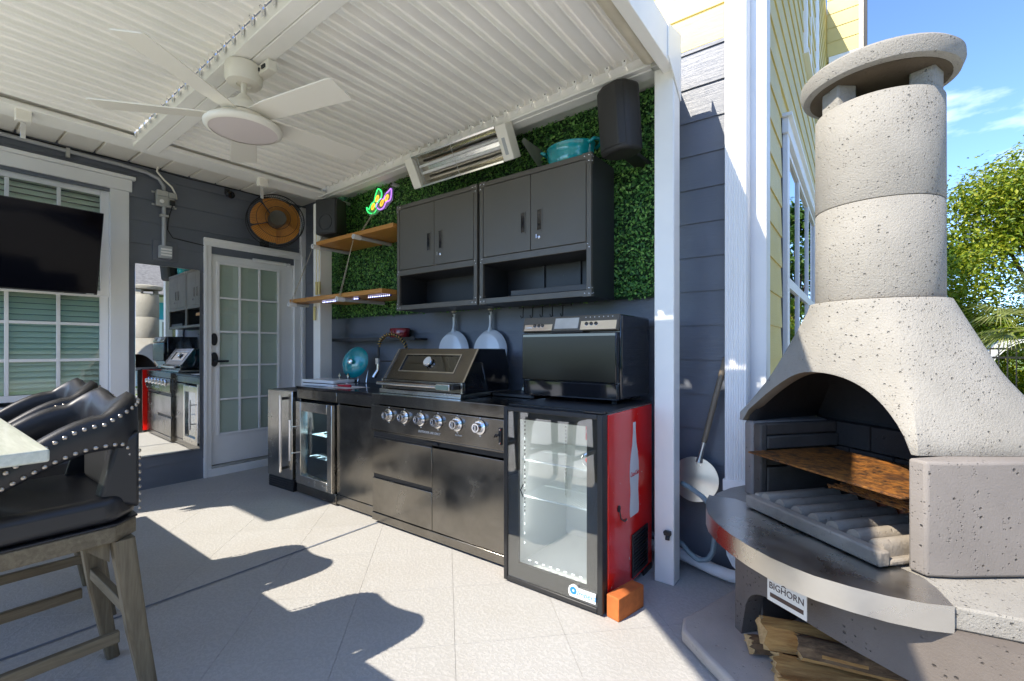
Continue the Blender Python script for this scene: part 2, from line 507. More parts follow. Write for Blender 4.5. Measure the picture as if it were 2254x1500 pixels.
class MB:
    def __init__(s):
        s.v, s.f = [], []

    def add(s, vs, fs):
        o = len(s.v)
        s.v += [tuple(p) for p in vs]
        s.f += [tuple(i + o for i in f) for f in fs]
        return s

    def box(s, x0, x1, y0, y1, z0, z1, mat=None):
        vs = [Vector((x, y, z)) for z in (z0, z1) for y in (y0, y1) for x in (x0, x1)]
        if mat is not None:
            vs = [mat @ p for p in vs]
        return s.add(vs, [(0, 2, 3, 1), (4, 5, 7, 6), (0, 1, 5, 4), (2, 6, 7, 3), (0, 4, 6, 2), (1, 3, 7, 5)])

    def prism(s, poly, a0, a1, axis='z', mat=None):
        n = len(poly)
        def P(p, h):
            v = Vector((p[0], p[1], h)) if axis == 'z' else (Vector((p[0], h, p[1])) if axis == 'y' else Vector((h, p[0], p[1])))
            return mat @ v if mat is not None else v
        vs = [P(p, a0) for p in poly] + [P(p, a1) for p in poly]
        fs = [tuple(range(n))[::-1], tuple(range(n, 2 * n))]
        fs += [(i, (i + 1) % n, n + (i + 1) % n, n + i) for i in range(n)]
        return s.add(vs, fs)

    def tube(s, pts, r, n=8, closed=False):
        pts = [Vector(p) for p in pts]
        m = len(pts)
        rr = r if isinstance(r, (list, tuple)) else [r] * m
        vs, fs = [], []
        prev = None
        for i, p in enumerate(pts):
            if closed:
                t = pts[(i + 1) % m] - pts[i - 1]
            else:
                t = pts[min(i + 1, m - 1)] - pts[max(i - 1, 0)]
            t.normalize()
            if prev is None:
                a = Vector((0, 0, 1)) if abs(t.z) < 0.9 else Vector((1, 0, 0))
                u = t.cross(a).normalized()
            else:
                u = (prev - t * prev.dot(t)).normalized()
            prev = u
            w = t.cross(u)
            for k in range(n):
                an = 2 * math.pi * k / n
                vs.append(p + (u * math.cos(an) + w * math.sin(an)) * rr[i])
        segs = m if closed else m - 1
        for i in range(segs):
            for k in range(n):
                a, b = i * n + k, i * n + (k + 1) % n
                c, d = ((i + 1) % m) * n + (k + 1) % n, ((i + 1) % m) * n + k
                fs.append((a, b, c, d))
        if not closed:
            fs.append(tuple(range(n))[::-1])
            fs.append(tuple(range((m - 1) * n, m * n)))
        return s.add(vs, fs)

    def lathe(s, prof, n=32, mat=None, close=True):
        """profile [(r,h)] about local z; mat places it"""
        vs, fs = [], []
        m = len(prof)
        for (r, h) in prof:
            for k in range(n):
                a = 2 * math.pi * k / n
                v = Vector((r * math.cos(a), r * math.sin(a), h))
                vs.append(mat @ v if mat is not None else v)
        for i in range(m - 1):
            for k in range(n):
                fs.append((i * n + k, i * n + (k + 1) % n, (i + 1) * n + (k + 1) % n, (i + 1) * n + k))
        if close:
            fs.append(tuple(range(n))[::-1])
            fs.append(tuple(range((m - 1) * n, m * n)))
        return s.add(vs, fs)

    def build(s, name, mat, parent=None, bevel=0.0, smooth=None, kind=None, recalc=True, seg=2):
        me = bpy.data.meshes.new(name)
        off = OFF.get(parent.name, Vector()) if parent else Vector()
        me.from_pydata([tuple(Vector(p) - off) for p in s.v], [], s.f)
        if recalc:
            bm = bmesh.new()
            bm.from_mesh(me)
            bmesh.ops.recalc_face_normals(bm, faces=bm.faces)
            bm.to_mesh(me)
            bm.free()
        o = bpy.data.objects.new(name, me)
        COL.objects.link(o)
        for mm in (mat if isinstance(mat, (list, tuple)) else [mat]):
            me.materials.append(MATS[mm])
        if parent is not None:
            o.parent = parent
            OFF[o.name] = off
        if smooth is not None:
            me.shade_smooth()
            if smooth < 180:
                try:
                    me.set_sharp_from_angle(angle=R(smooth))
                except Exception:
                    pass
        if bevel:
            b = o.modifiers.new("bevel", 'BEVEL')
            b.width = bevel
            b.segments = seg
            b.limit_method = 'ANGLE'
            b.angle_limit = R(35)
            if smooth is None:
                me.shade_smooth()
                try:
                    me.set_sharp_from_angle(angle=R(40))
                except Exception:
                    pass
        if kind:
            o["kind"] = kind
        return o


def tag(o, label, cat, group=None):
    o["label"] = label
    o["category"] = cat
    if group:
        o["group"] = group
    return o


def thing(name, label, cat, loc=(0, 0, 0), rz=None, group=None):
    """an Empty at the thing's base; parts are written in scene metres when rz is None, else in its own frame"""
    o = bpy.data.objects.new(name, None)
    o.empty_display_size = 0.1
    COL.objects.link(o)
    o.location = loc
    if rz is None:
        OFF[o.name] = Vector(loc)
    else:
        o.rotation_euler = (0, 0, rz)
        OFF[o.name] = Vector()
    tag(o, label, cat, group)
    return o


def inst(src, loc, parent=None, scale=None, rot=None):
    o = src.copy()
    COL.objects.link(o)
    o.parent = parent if parent is not None else src.parent
    o.location = loc
    if scale:
        o.scale = scale
    if rot:
        o.rotation_euler = rot
    if o.parent:
        OFF[o.name] = OFF.get(o.parent.name, Vector())
    return o


def bx(name, mat, parent, *b, bevel=0.003, **kw):
    return MB().box(*b).build(name, mat, parent, bevel=bevel, **kw)


def textmesh(name, body, size, mat, parent, M4, ext=0.0006, shear=0.0, align='CENTER'):
    cu = bpy.data.curves.new(name, 'FONT')
    cu.body = body
    cu.size = size
    cu.extrude = ext
    cu.shear = shear
    cu.align_x = align
    cu.align_y = 'CENTER'
    tmp = bpy.data.objects.new("tmp_text", cu)
    COL.objects.link(tmp)
    dg = bpy.context.evaluated_depsgraph_get()
    me = bpy.data.meshes.new_from_object(tmp.evaluated_get(dg))
    bpy.data.objects.remove(tmp)
    bpy.data.curves.remove(cu)
    off = OFF.get(parent.name, Vector())
    me.transform(Matrix.Translation(-off) @ M4)
    me.materials.clear()
    me.materials.append(MATS[mat])
    me.name = name
    o = bpy.data.objects.new(name, me)
    COL.objects.link(o)
    o.parent = parent
    OFF[o.name] = off
    return o


def frame(origin, xdir, ydir):
    x = Vector(xdir).normalized()
    y = Vector(ydir).normalized()
    z = x.cross(y)
    m = Matrix((x, y, z)).transposed().to_4x4()
    m.translation = Vector(origin)
    return m


FX = lambda y, x=0, z=0: frame((x, y, z), (1, 0, 0), (0, 0, 1))      # faces -Y
FD = lambda x, y=0, z=0: frame((x, y, z), (0, 1, 0), (0, 0, 1))      # faces +X


def axis_y(p):   # lathe axis towards -Y
    return frame(p, (1, 0, 0), (0, 0, 1))


def axis_x(p):   # lathe axis towards +X
    return frame(p, (0, 1, 0), (0, 0, 1))

# ------------------------------------------------------------------ ground
def structure(o):
    o["kind"] = "structure"
    return o


structure(MB().add([(-400, -400, -0.05), (400, -400, -0.05), (400, 400, -0.05), (-400, 400, -0.05)], [(0, 1, 2, 3)]).build("ground", "lawn"))
patio = structure(MB().box(-0.2, 6.4, -3.9, 0.06, -0.06, -0.007).box(4.62, 6.4, 0.06, 2.2, -0.06, -0.007).build("patio", "joint_dark"))
MB().box(-4.0, 10.5, -12.0, -3.9, -0.06, -0.009).box(6.4, 10.5, -3.9, 5.0, -0.06, -0.009).build("patio_bounce", "patio_coating", patio)  # patio enlarged out of view so its sunlit floor bounces light under the roof
HALF = 0.665 / 2 - 0.0010
tile_src = None
for i in range(-14, 16):
    for j in range(-2, 26):
        s_, d_ = 0.29 + 0.665 * (i + 0.5), 4.36 + 0.665 * (j - 6 + 0.5)      # x+y and x-y of the tile centre
        cx, cy = (s_ + d_) / 2, (s_ - d_) / 2
        if not (-0.1 < cx < 6.35 and -3.75 < cy < 0.15) and not (4.75 < cx < 6.35 and 0.1 < cy < 2.0):
            continue
        if tile_src is None:
            tile_src = MB().prism([(-HALF, 0), (0, -HALF), (HALF, 0), (0, HALF)], -0.02, 0.0).build("patio_tile", "patio_coating", patio)
            tile_src.location = (cx, cy, 0)
        else:
            inst(tile_src, (cx, cy, 0), patio)
MB().add([(2.290, -3.9, 0.003), (2.308, -3.9, 0.003), (2.283, -0.66, 0.003), (2.267, -0.66, 0.003)], [(0, 1, 2, 3)]).build("control_joint", "joint_blue", patio)

# ------------------------------------------------------------------ house
house = thing("house", "two storey house with dark blue grey lap siding below and yellow siding above", "house", (0, 0, 0))


def lap_board(L, h, axis):
    """one lap board: thick at its lower edge, running along +axis from the origin, standing proud"""
    prof = [(0, -0.004), (0.013, -0.004), (0.0045, h), (0, h)]
    if axis == 'x':      # faces -Y
        return MB().prism([(-p[0], p[1]) for p in prof], 0, L, 'x')
    return MB().prism(prof, 0, L, 'y')      # faces +X, runs along +Y


# kitchen wall: y = 0, faces -Y
wall_k = bx("wall", "siding_dark", house, -6, 4.585, 0.004, 9, 0, 6.6, bevel=0)
EXP = 0.1957
src = lap_board(4.44, EXP, 'x').build("siding_board", "siding_dark", wall_k)
src.location = (0.06, 0.002, -0.003)
for k in range(1, 15):
    inst(src, (0.06, 0.002, -0.003 + EXP * k), wall_k)
bx("drip_strip", "siding_dark", wall_k, 0.06, 4.5, -0.010, 0.002, 2.936, 2.956, bevel=0)
ysrc = lap_board(4.44, EXP, 'x').build("siding_board", "siding_yellow", wall_k)
ysrc.location = (0.06, 0.002, 2.962)
for k in range(1, 14):
    inst(ysrc, (0.06, 0.002, 2.962 + EXP * k), wall_k)

# door wall: x = 0, faces +X
wall_d = MB().box(-6, -0.14, -3.75, 0.0, 0, 6.6).build("wall", "siding_dark", house)
mid = lap_board(0.57, EXP, 'y').build("siding_board", "siding_dark", wall_d)
mid.location = (-0.002, -1.57, -0.003)
for k in range(1, 15):
    inst(mid, (-0.002, -1.57, -0.003 + EXP * k), wall_d)
for k in range(11, 15):
    inst(mid, (-0.002, -1.0, -0.003 + EXP * k), wall_d, scale=(1, 0.985 / 0.57, 1))
for k in list(range(0, 4)) + [13, 14]:
    inst(mid, (-0.002, -3.74, -0.003 + EXP * k), wall_d, scale=(1, 2.17 / 0.57, 1))
MB().box(-0.14, -0.003, -1.565, -1.005, 0, 2.95).box(-0.14, -0.003, -1.005, 0, 2.26, 2.95).box(-0.14, -0.003, -3.75, -1.565, 2.66, 2.95) \
    .box(-0.14, -0.003, -3.75, -1.565, 0, 0.80).build("sheathing", "siding_dark", wall_d)

# corner boards, downspout, drain pipe
bx("corner_board", "white_trim", house, 0.0, 0.045, -0.055, 0.0, 2.25, 2.80)
bx("corner_board", "white_trim", house, 4.50, 4.612, -0.026, 0.0, 0.02, 6.6)
bx("corner_board", "white_trim", house, 4.5872, 4.612, 0.001, 0.10, 0.02, 6.6)
spout = []
nfl = 9
for i in range(nfl):                     # fluted front
    x0 = 4.425 + 0.108 * i / nfl
    spout += [(x0 + 0.001, -0.108), (x0 + 0.0035, -0.113), (x0 + 0.0085, -0.113), (x0 + 0.011, -0.108)]
spout += [(4.536, -0.10), (4.536, -0.034), (4.530, -0.030), (4.430, -0.030), (4.424, -0.036), (4.424, -0.10)]
ds = MB().prism(spout, 0.50, 6.4).build("downspout", "white_trim", house, bevel=0)
bx("collar", "white_trim", ds, 4.418, 4.542, -0.119, -0.026, 0.475, 0.535, bevel=0.002)
ribs = MB()
ribs.prism([(4.424, 0.475), (4.424, 0.20), (4.436, 0.13), (4.462, 0.080), (4.50, 0.05), (4.536, 0.07), (4.536, 0.475)], -0.108, -0.03, 'y')
for i in range(6):
    x0 = 4.434 + 0.018 * i
    ribs.tube([(x0, -0.108, 0.47), (x0, -0.108, 0.20), (x0 + 0.008, -0.108, 0.14), (min(4.53, x0 + 0.03), -0.108, 0.09)], 0.0035, 5)
ribs.build("outlet_elbow", "white_trim", ds, smooth=40)
MB().tube([(4.55, -0.14, 0.045), (4.46, -0.145, 0.042), (4.38, -0.13, 0.045), (4.30, -0.115, 0.055), (4.20, -0.10, 0.07), (4.0, -0.09, 0.075)], 0.032, 14) \
    .build("drain_pipe", "pvc_white", ds, smooth=60)

# soffit along the door wall
sof = bx("soffit", "soffit_white", house, 0.004, 0.60, -3.75, -0.006, 2.852, 2.90, bevel=0)
sp = bx("soffit_panel", "soffit_white", sof, 0.002, 0.56, 0.004, 0.212, 2.826, 2.852, bevel=0.006)
sp.location = (0, -0.23, 0)
for k in range(1, 16):
    inst(sp, (0, -0.23 - 0.222 * k, 0), sof)
MB().tube([(0.012, y, 2.815 + 0.006 * math.sin(y * 7)) for y in [-3.7 + 0.2 * i for i in range(18)]], 0.005, 6).build("cable", "rubber", house, smooth=60)

# yellow side wall: x = 4.6, faces +X
wall_s = MB().box(4.57, 4.588, 0.02, 0.66, 0, 6.6).box(4.57, 4.588, 3.66, 9.0, 0, 6.6).box(4.57, 4.588, 0.66, 3.66, 2.80, 6.6) \
    .box(4.57, 4.588, 0.66, 3.66, 0, 0.6).build("wall", "siding_yellow", house)
ss = lap_board(1.0, EXP, 'y').build("siding_board", "siding_yellow", wall_s)
ss.location = (4.587, 0.102, 0.0)
ss.scale = (1, 0.60, 1)
for k in range(0, 33):
    z = EXP * k
    if 0.42 < z < 2.78:
        if k:
            inst(ss, (4.587, 0.102, z), wall_s, scale=(1, 0.60, 1))
        inst(ss, (4.587, 3.67, z), wall_s, scale=(1, 5.3, 1))
    else:
        if k:
            inst(ss, (4.587, 0.102, z), wall_s, scale=(1, 8.88, 1))


def side_window(y0, y1, z0, z1, mull, rail):
    w = MB()
    for a, b, c, d in ((y0 - 0.11, y0, z0 - 0.1, z1 + 0.02), (y1, y1 + 0.11, z0 - 0.1, z1 + 0.02)):
        w.box(4.590, 4.622, a, b, c, d)
    w.box(4.590, 4.628, y0 - 0.13, y1 + 0.13, z1 + 0.021, z1 + 0.12)
    w.box(4.590, 4.650, y0 - 0.15, y1 + 0.15, z1 + 0.121, z1 + 0.145)
    w.box(4.590, 4.640, y0 - 0.12, y1 + 0.12, z0 - 0.145, z0 - 0.101)
    win = w.build("window", "white_trim", house, bevel=0.003)
    edges = [y0] + mull + [y1]
    for a, b in zip(edges[:-1], edges[1:]):
        for c, d in ((z0, rail), (rail, z1)):
            MB().box(4.580, 4.604, a, a + 0.035, c, d).box(4.580, 4.604, b - 0.035, b, c, d) \
                .box(4.580, 4.604, a + 0.035, b - 0.035, c, c + 0.035).box(4.580, 4.604, a + 0.035, b - 0.035, d - 0.035, d) \
                .build("sash", "white_trim", win)
            MB().box(4.584, 4.590, a + 0.034, b - 0.034, c + 0.034, d - 0.034).build("pane", "side_window_glass", win)
    MB().box(4.40, 4.42, y0, y1, z0, z1).build("blind", "blind_white", win)
    return win


side_window(0.90, 3.45, 0.80, 2.64, [1.72, 2.58], 1.70)
side_window(2.3, 3.7, 4.05, 5.6, [3.0], 4.8)
# upper bay that projects from the side wall farther back
bay = bx("upper_bay", "siding_yellow", house, 4.60, 5.04, 6.02, 9.0, 5.72, 8.5, bevel=0)
for k in range(10):
    b_ = lap_board(0.44, 0.22, 'x').build("siding_board", "siding_yellow", bay) if k == 0 else inst(b_, (4.60, 6.02, 5.80 + 0.22 * k), bay)
    if k == 0:
        b_.location = (4.60, 6.02, 5.80)
bx("corner_board", "white_trim", bay, 5.0, 5.055, 5.99, 6.05, 5.70, 8.5)
bx("skirt_board", "white_trim", bay, 4.62, 5.05, 5.985, 6.06, 5.66, 5.78)
bx("gutter", "iron_black", bay, 5.056, 5.10, 5.9, 9.0, 5.7, 8.5)

# french door
DY0, DY1, DZ0, DZ1 = -0.932, -0.125, 0.104, 2.207
GY0, GY1, GZ0, GZ1 = -0.862, -0.285, 0.40, 2.062
door = MB().box(-0.06, -0.012, DY0, GY0, DZ0, DZ1).box(-0.06, -0.012, GY1, DY1, DZ0, DZ1) \
    .box(-0.06, -0.012, GY0, GY1, DZ0, GZ0).box(-0.06, -0.012, GY0, GY1, GZ1, DZ1).build("door", "white_trim", house)
f_ = 0.02
MB().box(-0.012, 0.0, GY0 - f_, GY0 + 0.006, GZ0 - f_, GZ1 + f_).box(-0.012, 0.0, GY1 - 0.006, GY1 + f_, GZ0 - f_, GZ1 + f_) \
    .box(-0.012, 0.0, GY0 + 0.006, GY1 - 0.006, GZ0 - f_, GZ0 + 0.006).box(-0.012, 0.0, GY0 + 0.006, GY1 - 0.006, GZ1 - 0.006, GZ1 + f_) \
    .build("glazing_bead", "white_trim", door, bevel=0.004)
cw, rh = (GY1 - GY0) / 3, (GZ1 - GZ0) / 5
for i in (1, 2):
    bx("muntin", "white_trim", door, -0.022, -0.006, GY0 + cw * i - 0.011, GY0 + cw * i + 0.011, GZ0, GZ1)
for j in range(1, 5):
    bx("muntin", "white_trim", door, -0.0215, -0.008, GY0, GY1, GZ0 + rh * j - 0.010, GZ0 + rh * j + 0.010)
for i in range(3):
    for j in range(5):
        MB().box(-0.024, -0.021, GY0 + cw * i + 0.005, GY0 + cw * (i + 1) - 0.005, GZ0 + rh * j + 0.005, GZ0 + rh * (j + 1) - 0.005).build("pane", "door_glass", door)
bl = MB()
z = GZ0 + 0.006
while z < GZ1 - 0.008:
    bl.add([(-0.037, GY0 + 0.004, z + 0.0125), (-0.037, GY1 - 0.004, z + 0.0125), (-0.030, GY1 - 0.004, z), (-0.030, GY0 + 0.004, z)], [(0, 1, 2, 3)])
    z += 0.0125
bl.add([(-0.055, GY0, GZ0), (-0.055, GY1, GZ0), (-0.055, GY1, GZ1), (-0.055, GY0, GZ1)], [(0, 1, 2, 3)])
bl.build("blind", "blind_white", door, kind="stuff")
MB().prism([(-0.947 + 0.028 * math.cos(a) * (1 if True else 0) + 0.04, 1.32 + 0.06 * math.sin(a)) for a in [2 * math.pi * k / 20 for k in range(20)]], -0.012, 0.012, 'x').build("keypad", "black_plastic", door, bevel=0.004)
MB().prism([(-0.907 + 0.032 * math.cos(a), 1.125 + 0.07 * math.sin(a)) for a in [2 * math.pi * k / 20 for k in range(20)]], -0.012, 0.014, 'x') \
    .tube([(0.014, -0.907, 1.11), (0.045, -0.907, 1.11)], 0.011, 10).box(0.036, 0.052, -0.915, -0.795, 1.098, 1.118).build("handle", "black_plastic", door, bevel=0.003)
MB().tube([(0.03, -0.56, 2.14), (0.03, -0.22, 2.14)], 0.017, 10).box(-0.012, 0.03, -0.20, -0.17, 2.125, 2.155).tube([(0.03, -0.22, 2.14), (0.03, -0.175, 2.14)], 0.005, 6) \
    .build("door_closer", "white_trim", door, smooth=50)
cs = MB().box(-0.07, 0.022, -1.002, -0.936, 0.0, 2.215).box(-0.07, 0.022, -0.121, -0.045, 0.0, 2.215).box(-0.07, 0.024, -1.002, -0.045, 2.2155, 2.285) \
    .box(0.022, 0.036, -1.004, -0.978, 0.0, 2.215).box(0.024, 0.040, -1.006, -0.041, 2.262, 2.289)
cs.build("door_casing", "white_trim", house, bevel=0.004)
bx("corner_board", "white_trim", house, 0.0, 0.042, -0.043, -0.002, 0.0, 2.2488)
bx("threshold", "zinc", house, -0.06, 0.02, -0.935, -0.122, 0.075, 0.098)
bx("door_step", "white_trim", house, -0.06, 0.034, -0.976, -0.046, 0.0, 0.074)

# double hung window behind the television
win = MB().box(-0.03, 0.026, -1.69, -1.565, 0.80, 2.565).box(-0.03, 0.028, -3.30, -1.545, 2.5655, 2.665).box(-0.03, 0.05, -3.32, -1.525, 2.6655, 2.695) \
    .box(-0.03, 0.026, -3.30, -3.175, 0.80, 2.565).box(-0.03, 0.05, -3.32, -1.55, 0.745, 0.7995).build("window", "white_trim", house, bevel=0.004)
WY0, WY1 = -3.17, -1.715
for z0, z1, xo in ((1.66, 2.54, -0.012), (0.83, 1.70, -0.03)):
    MB().box(xo - 0.03, xo, WY0, WY0 + 0.05, z0, z1).box(xo - 0.03, xo, WY1 - 0.03, WY1 + 0.025, z0, z1).box(xo - 0.03, xo, WY0 + 0.05, WY1 - 0.03, z0, z0 + 0.05) \
        .box(xo - 0.03, xo, WY0 + 0.05, WY1 - 0.03, z1 - 0.045, z1).build("sash", "white_trim", win, bevel=0.003)
    for i in range(1, 6):
        y = WY1 - 0.277 * i
        if y > WY0 + 0.06:
            bx("muntin", "white_trim", win, xo - 0.024, xo - 0.006, y - 0.012, y + 0.012, z0 + 0.05, z1 - 0.045)
    for j in (1, 2):
        zz = z0 + (z1 - z0) * j / 3 + 0.02
        bx("muntin", "white_trim", win, xo - 0.0235, xo - 0.008, WY0 + 0.05, WY1 - 0.03, zz - 0.012, zz + 0.012)
    for i in range(0, 5):
        for j in range(3):
            za = z0 + (z1 - z0) * j / 3 + (0.02 if j else 0.05)
            zb = z0 + (z1 - z0) * (j + 1) / 3 + (0.02 if j < 2 else -0.045)
            MB().box(xo - 0.018, xo - 0.014, WY1 - 0.277 * (i + 1), WY1 - 0.277 * i, za, zb).build("pane", "window_glass", win)
bl = MB()
for k in range(40):
    zz = 0.84 + 0.0435 * k
    bl.add([(-0.094, WY0, zz + 0.041), (-0.094, WY1, zz + 0.041), (-0.062, WY1, zz), (-0.062, WY0, zz)], [(0, 1, 2, 3)])
bl.build("blind", "blind_white", win, kind="stuff")

# ------------------------------------------------------------------ pergola
def zs(x):                     # the roof falls slightly towards the door wall
    return 0.024 * (x - 2.5)


perg = thing("pergola", "white aluminium louvred pergola roof on square posts over the outdoor kitchen", "pergola", (4.18, -0.30, 0))


def beam_x(name, x0, x1, y0, y1, z0, z1, mat="white_metal", bevel=0.004):
    vs = [(x, y, z + zs(x)) for z in (z0, z1) for y in (y0, y1) for x in (x0, x1)]
    return MB().add(vs, [(0, 2, 3, 1), (4, 5, 7, 6), (0, 1, 5, 4), (2, 6, 7, 3), (0, 4, 6, 2), (1, 3, 7, 5)]).build(name, mat, perg, bevel=bevel)


bx("post", "white_metal", perg, 4.130, 4.234, -0.350, -0.252, 0.0, 2.845, bevel=0.005)
bx("post", "white_metal", perg, 0.800, 0.918, -0.350, -0.225, 0.0, 2.62, bevel=0.005)
bx("post", "white_metal", perg, 4.13, 4.234, -4.20, -4.10, 0.0, 2.668, bevel=0.005)
beam_x("ledger_beam", 0.92, 4.129, -0.335, -0.255, 2.685, 2.805)
beam_x("ledger_lip", 0.92, 4.129, -0.372, -0.336, 2.690, 2.706, bevel=0.003)
beam_x("ledger_flange", 0.92, 4.129, -0.254, -0.012, 2.772, 2.79, bevel=0.002)
beam_x("cross_beam", 0.93, 4.129, -1.765, -1.69, 2.685, 2.762)
beam_x("cross_beam", 0.93, 4.129, -1.686, -1.61, 2.685, 2.762)
beam_x("front_beam", 0.93, 4.129, -3.06, -2.96, 2.685, 2.805)
zl, zr_ = zs(0.86), zs(4.18)
bx("side_beam", "white_metal", perg, 0.80, 0.925, -3.06, -0.2, 2.685 + zl + 0.02, 2.92 + zl, bevel=0.005)
bx("side_flange", "white_metal", perg, 0.926, 1.02, -2.95, -0.34, 2.702 + zl, 2.730 + zl, bevel=0.003)
bx("side_gutter", "white_metal", perg, 0.60, 0.799, -3.06, -0.2, 2.80, 2.83, bevel=0.003)
bx("side_beam", "white_metal", perg, 4.178, 4.2362, -4.20, -0.351, 2.670, 2.852, bevel=0.003)
MB().prism([(-0.350, 2.62), (-0.255, 2.55), (-0.255, 2.90), (-0.46, 2.85), (-0.46, 2.69)], 4.2368, 4.242, 'x').build("gusset_plate", "white_metal", perg)
MB().tube([(4.122, -2.95, 2.762), (4.122, -0.395, 2.762)], 0.042, 20).build("roller_tube", "cream_tube", perg, smooth=50)
MB().box(4.166, 4.177, -2.95, -0.42, 2.79, 2.80).box(4.125, 4.165, -0.392, -0.352, 2.70, 2.80).build("roller_bracket", "zinc", perg, bevel=0.003)

P = 0.1020
prof = [(0.000, -0.002), (0.052, 0.002), (0.055, -0.016), (0.059, -0.021), (0.065, -0.021), (0.069, -0.016), (0.071, 0.004), (0.076, 0.012), (0.1125, 0.013), (0.1125, 0.018), (0.076, 0.018), (0.0, 0.006)]
lv_back = MB().prism(prof, -1.572, -0.388, 'y').build("louver", "white_metal", perg)
lv_front = MB().prism(prof, -2.958, -1.79, 'y').build("louver", "white_metal", perg)
plate = MB().box(0.030, 0.104, -1.609, -1.572, 0.012, 0.018).build("louver_end", "white_metal", perg)
plate2 = MB().box(0.030, 0.104, -1.79, -1.766, 0.012, 0.018).build("louver_end", "white_metal", perg)
plate3 = MB().box(0.0015, 0.1015, -0.3925, -0.3355, 0.0175, 0.022).build("louver_end", "white_metal", perg)
clipk = MB().prism([(0.006, 0.012), (0.040, 0.016), (0.037, -0.022), (0.022, -0.046), (0.013, -0.044), (0.014, -0.020)], -0.3985, -0.3925, 'y').build("louver_clip", "white_metal", perg, bevel=0.0015)
cliph = MB().lathe([(0.0042, 0.0), (0.0042, 0.0016)], 8, axis_y((0.026, -0.3985, -0.006))).build("clip_screw", "rubber", perg)
clipm = MB().prism([(-1.79, 0.002), (-1.79, 0.014), (-1.772, 0.012), (-1.768, -0.034), (-1.776, -0.044), (-1.783, -0.010)], 0.012, 0.028, 'x').build("louver_clip", "chrome", perg, bevel=0.002)
base0 = perg.location.copy()
for i in range(31):
    x = 1.0 + P * i
    z = 2.757 + zs(x)
    loc = Vector((x, 0, z))
    for s_ in (lv_back, lv_front, plate, plate2, plate3, clipk, cliph, clipm):
        if i == 0:
            s_.location = loc
        else:
            inst(s_, loc, perg)
MB().box(0.925, 1.006, -2.96, -0.34, 2.7295, 2.735).build("end_flashing", "white_metal", perg)
MB().add([(3.05, -3.05, 2.80), (4.22, -3.05, 2.80), (4.22, -4.15, 2.80)], [(0, 1, 2)]).build("sun_blocker", "blocker_cloth", perg)  # unseen triangle added out of view to cast the diagonal floor shadow
for y, x in ((-2.30, 0.935), (-0.90, 0.935)):
    k_ = bx("shade_bracket", "fan_white", perg, x, x + 0.05, y - 0.035, y + 0.035, 2.60, 2.69, bevel=0.004)
    bx("strap", "chrome", k_, x + 0.02, x + 0.024, y - 0.012, y + 0.012, 2.50, 2.60, bevel=0.001)

# ------------------------------------------------------------------ fixtures on the door wall
tv = thing("television", "large black flat television hanging tilted in front of the window", "television", (0.30, -2.35, 1.63))
TVM = frame((0.36, -2.385, 1.945), (0, 1, 0), (0.33, 0, 1))
MB().box(-0.565, 0.565, -0.315, 0.315, -0.022, 0.0, TVM).build("casing", "black_plastic", tv, bevel=0.003)
MB().box(-0.560, 0.560, -0.303, 0.311, 0.0005, 0.0025, TVM).build("screen", "tv_screen", tv)
MB().box(0.50, 0.545, -0.312, -0.306, 0.0008, 0.0022, TVM).build("badge", "zinc", tv)
MB().box(-0.2, 0.2, -0.15, 0.15, -0.05, -0.022, TVM).tube([(0.30, -2.385, 1.95), (0.12, -2.385, 1.98), (0.03, -2.385, 1.98)], 0.025, 8).build("wall_arm", "black_plastic", tv)

mir = bx("wall_mirror", "mirror_glass", None, -0.003, 0.003, -0.243, 0.243, 0.285, 1.968, bevel=0.004)
mir.location = (0.027, -1.283, 0)
mir.rotation_euler = (0, 0, R(-1.6))
tag(mir, "tall frameless mirror on dark siding between the window and the french door", "mirror")
mb_ = bx("backing", "black_plastic", mir, -0.0065, -0.0035, -0.237, 0.237, 0.29, 1.962, bevel=0)

cond = thing("electrical_conduit", "grey electrical conduit run with two metal boxes on the dark siding", "conduit", (0.02, -1.32, 2.0))
MB().tube([(0.035, -3.7, 2.79), (0.035, -2.4, 2.785), (0.035, -1.62, 2.775), (0.035, -1.45, 2.765), (0.035, -1.36, 2.735), (0.035, -1.325, 2.68), (0.035, -1.322, 2.62)], 0.015, 10).build("conduit", "pvc_grey", cond, smooth=60)
MB().tube([(0.035, -1.322, 2.50), (0.035, -1.322, 2.14)], 0.017, 10).build("conduit", "pvc_grey", cond, smooth=60)
ub = bx("outlet_box", "zinc", cond, 0.014, 0.060, -1.385, -1.245, 2.495, 2.625, bevel=0.006)
MB().box(0.061, 0.075, -1.385, -1.300, 2.58, 2.63).box(0.061, 0.078, -1.298, -1.240, 2.575, 2.625).build("flap_cover", "zinc", ub, bevel=0.004)
for yy in (-1.345, -1.27):
    MB().lathe([(0.017, 0.0), (0.017, 0.006), (0.012, 0.008)], 16, axis_x((0.0605, yy, 2.535))).build("receptacle", "white_trim", ub, smooth=40)
bx("plug", "black_plastic", ub, 0.0685, 0.09, -1.29, -1.255, 2.51, 2.555)
for z0 in (2.505, 2.615):
    for y0 in (-1.408, -1.244):
        bx("ear", "zinc", ub, 0.015, 0.020, y0, y0 + 0.022, z0 - 0.008, z0 + 0.008, bevel=0.001)
lb = bx("switch_box", "pvc_grey", cond, 0.022, 0.072, -1.362, -1.268, 2.035, 2.145, bevel=0.004)
for zz in (2.06, 2.085, 2.11):
    bx("cover_rib", "white_trim", lb, 0.0725, 0.079, -1.355, -1.275, zz - 0.006, zz + 0.010, bevel=0.001)
bx("mounting_block", "siding_dark", cond, 0.002, 0.0215, -1.40, -1.215, 2.01, 2.195)
for yy, zz in ((-1.95, 2.78), (-3.0, 2.787)):
    bx("strap", "zinc", cond, 0.015, 0.052, yy - 0.012, yy + 0.012, zz - 0.05, zz + 0.02, bevel=0.002)
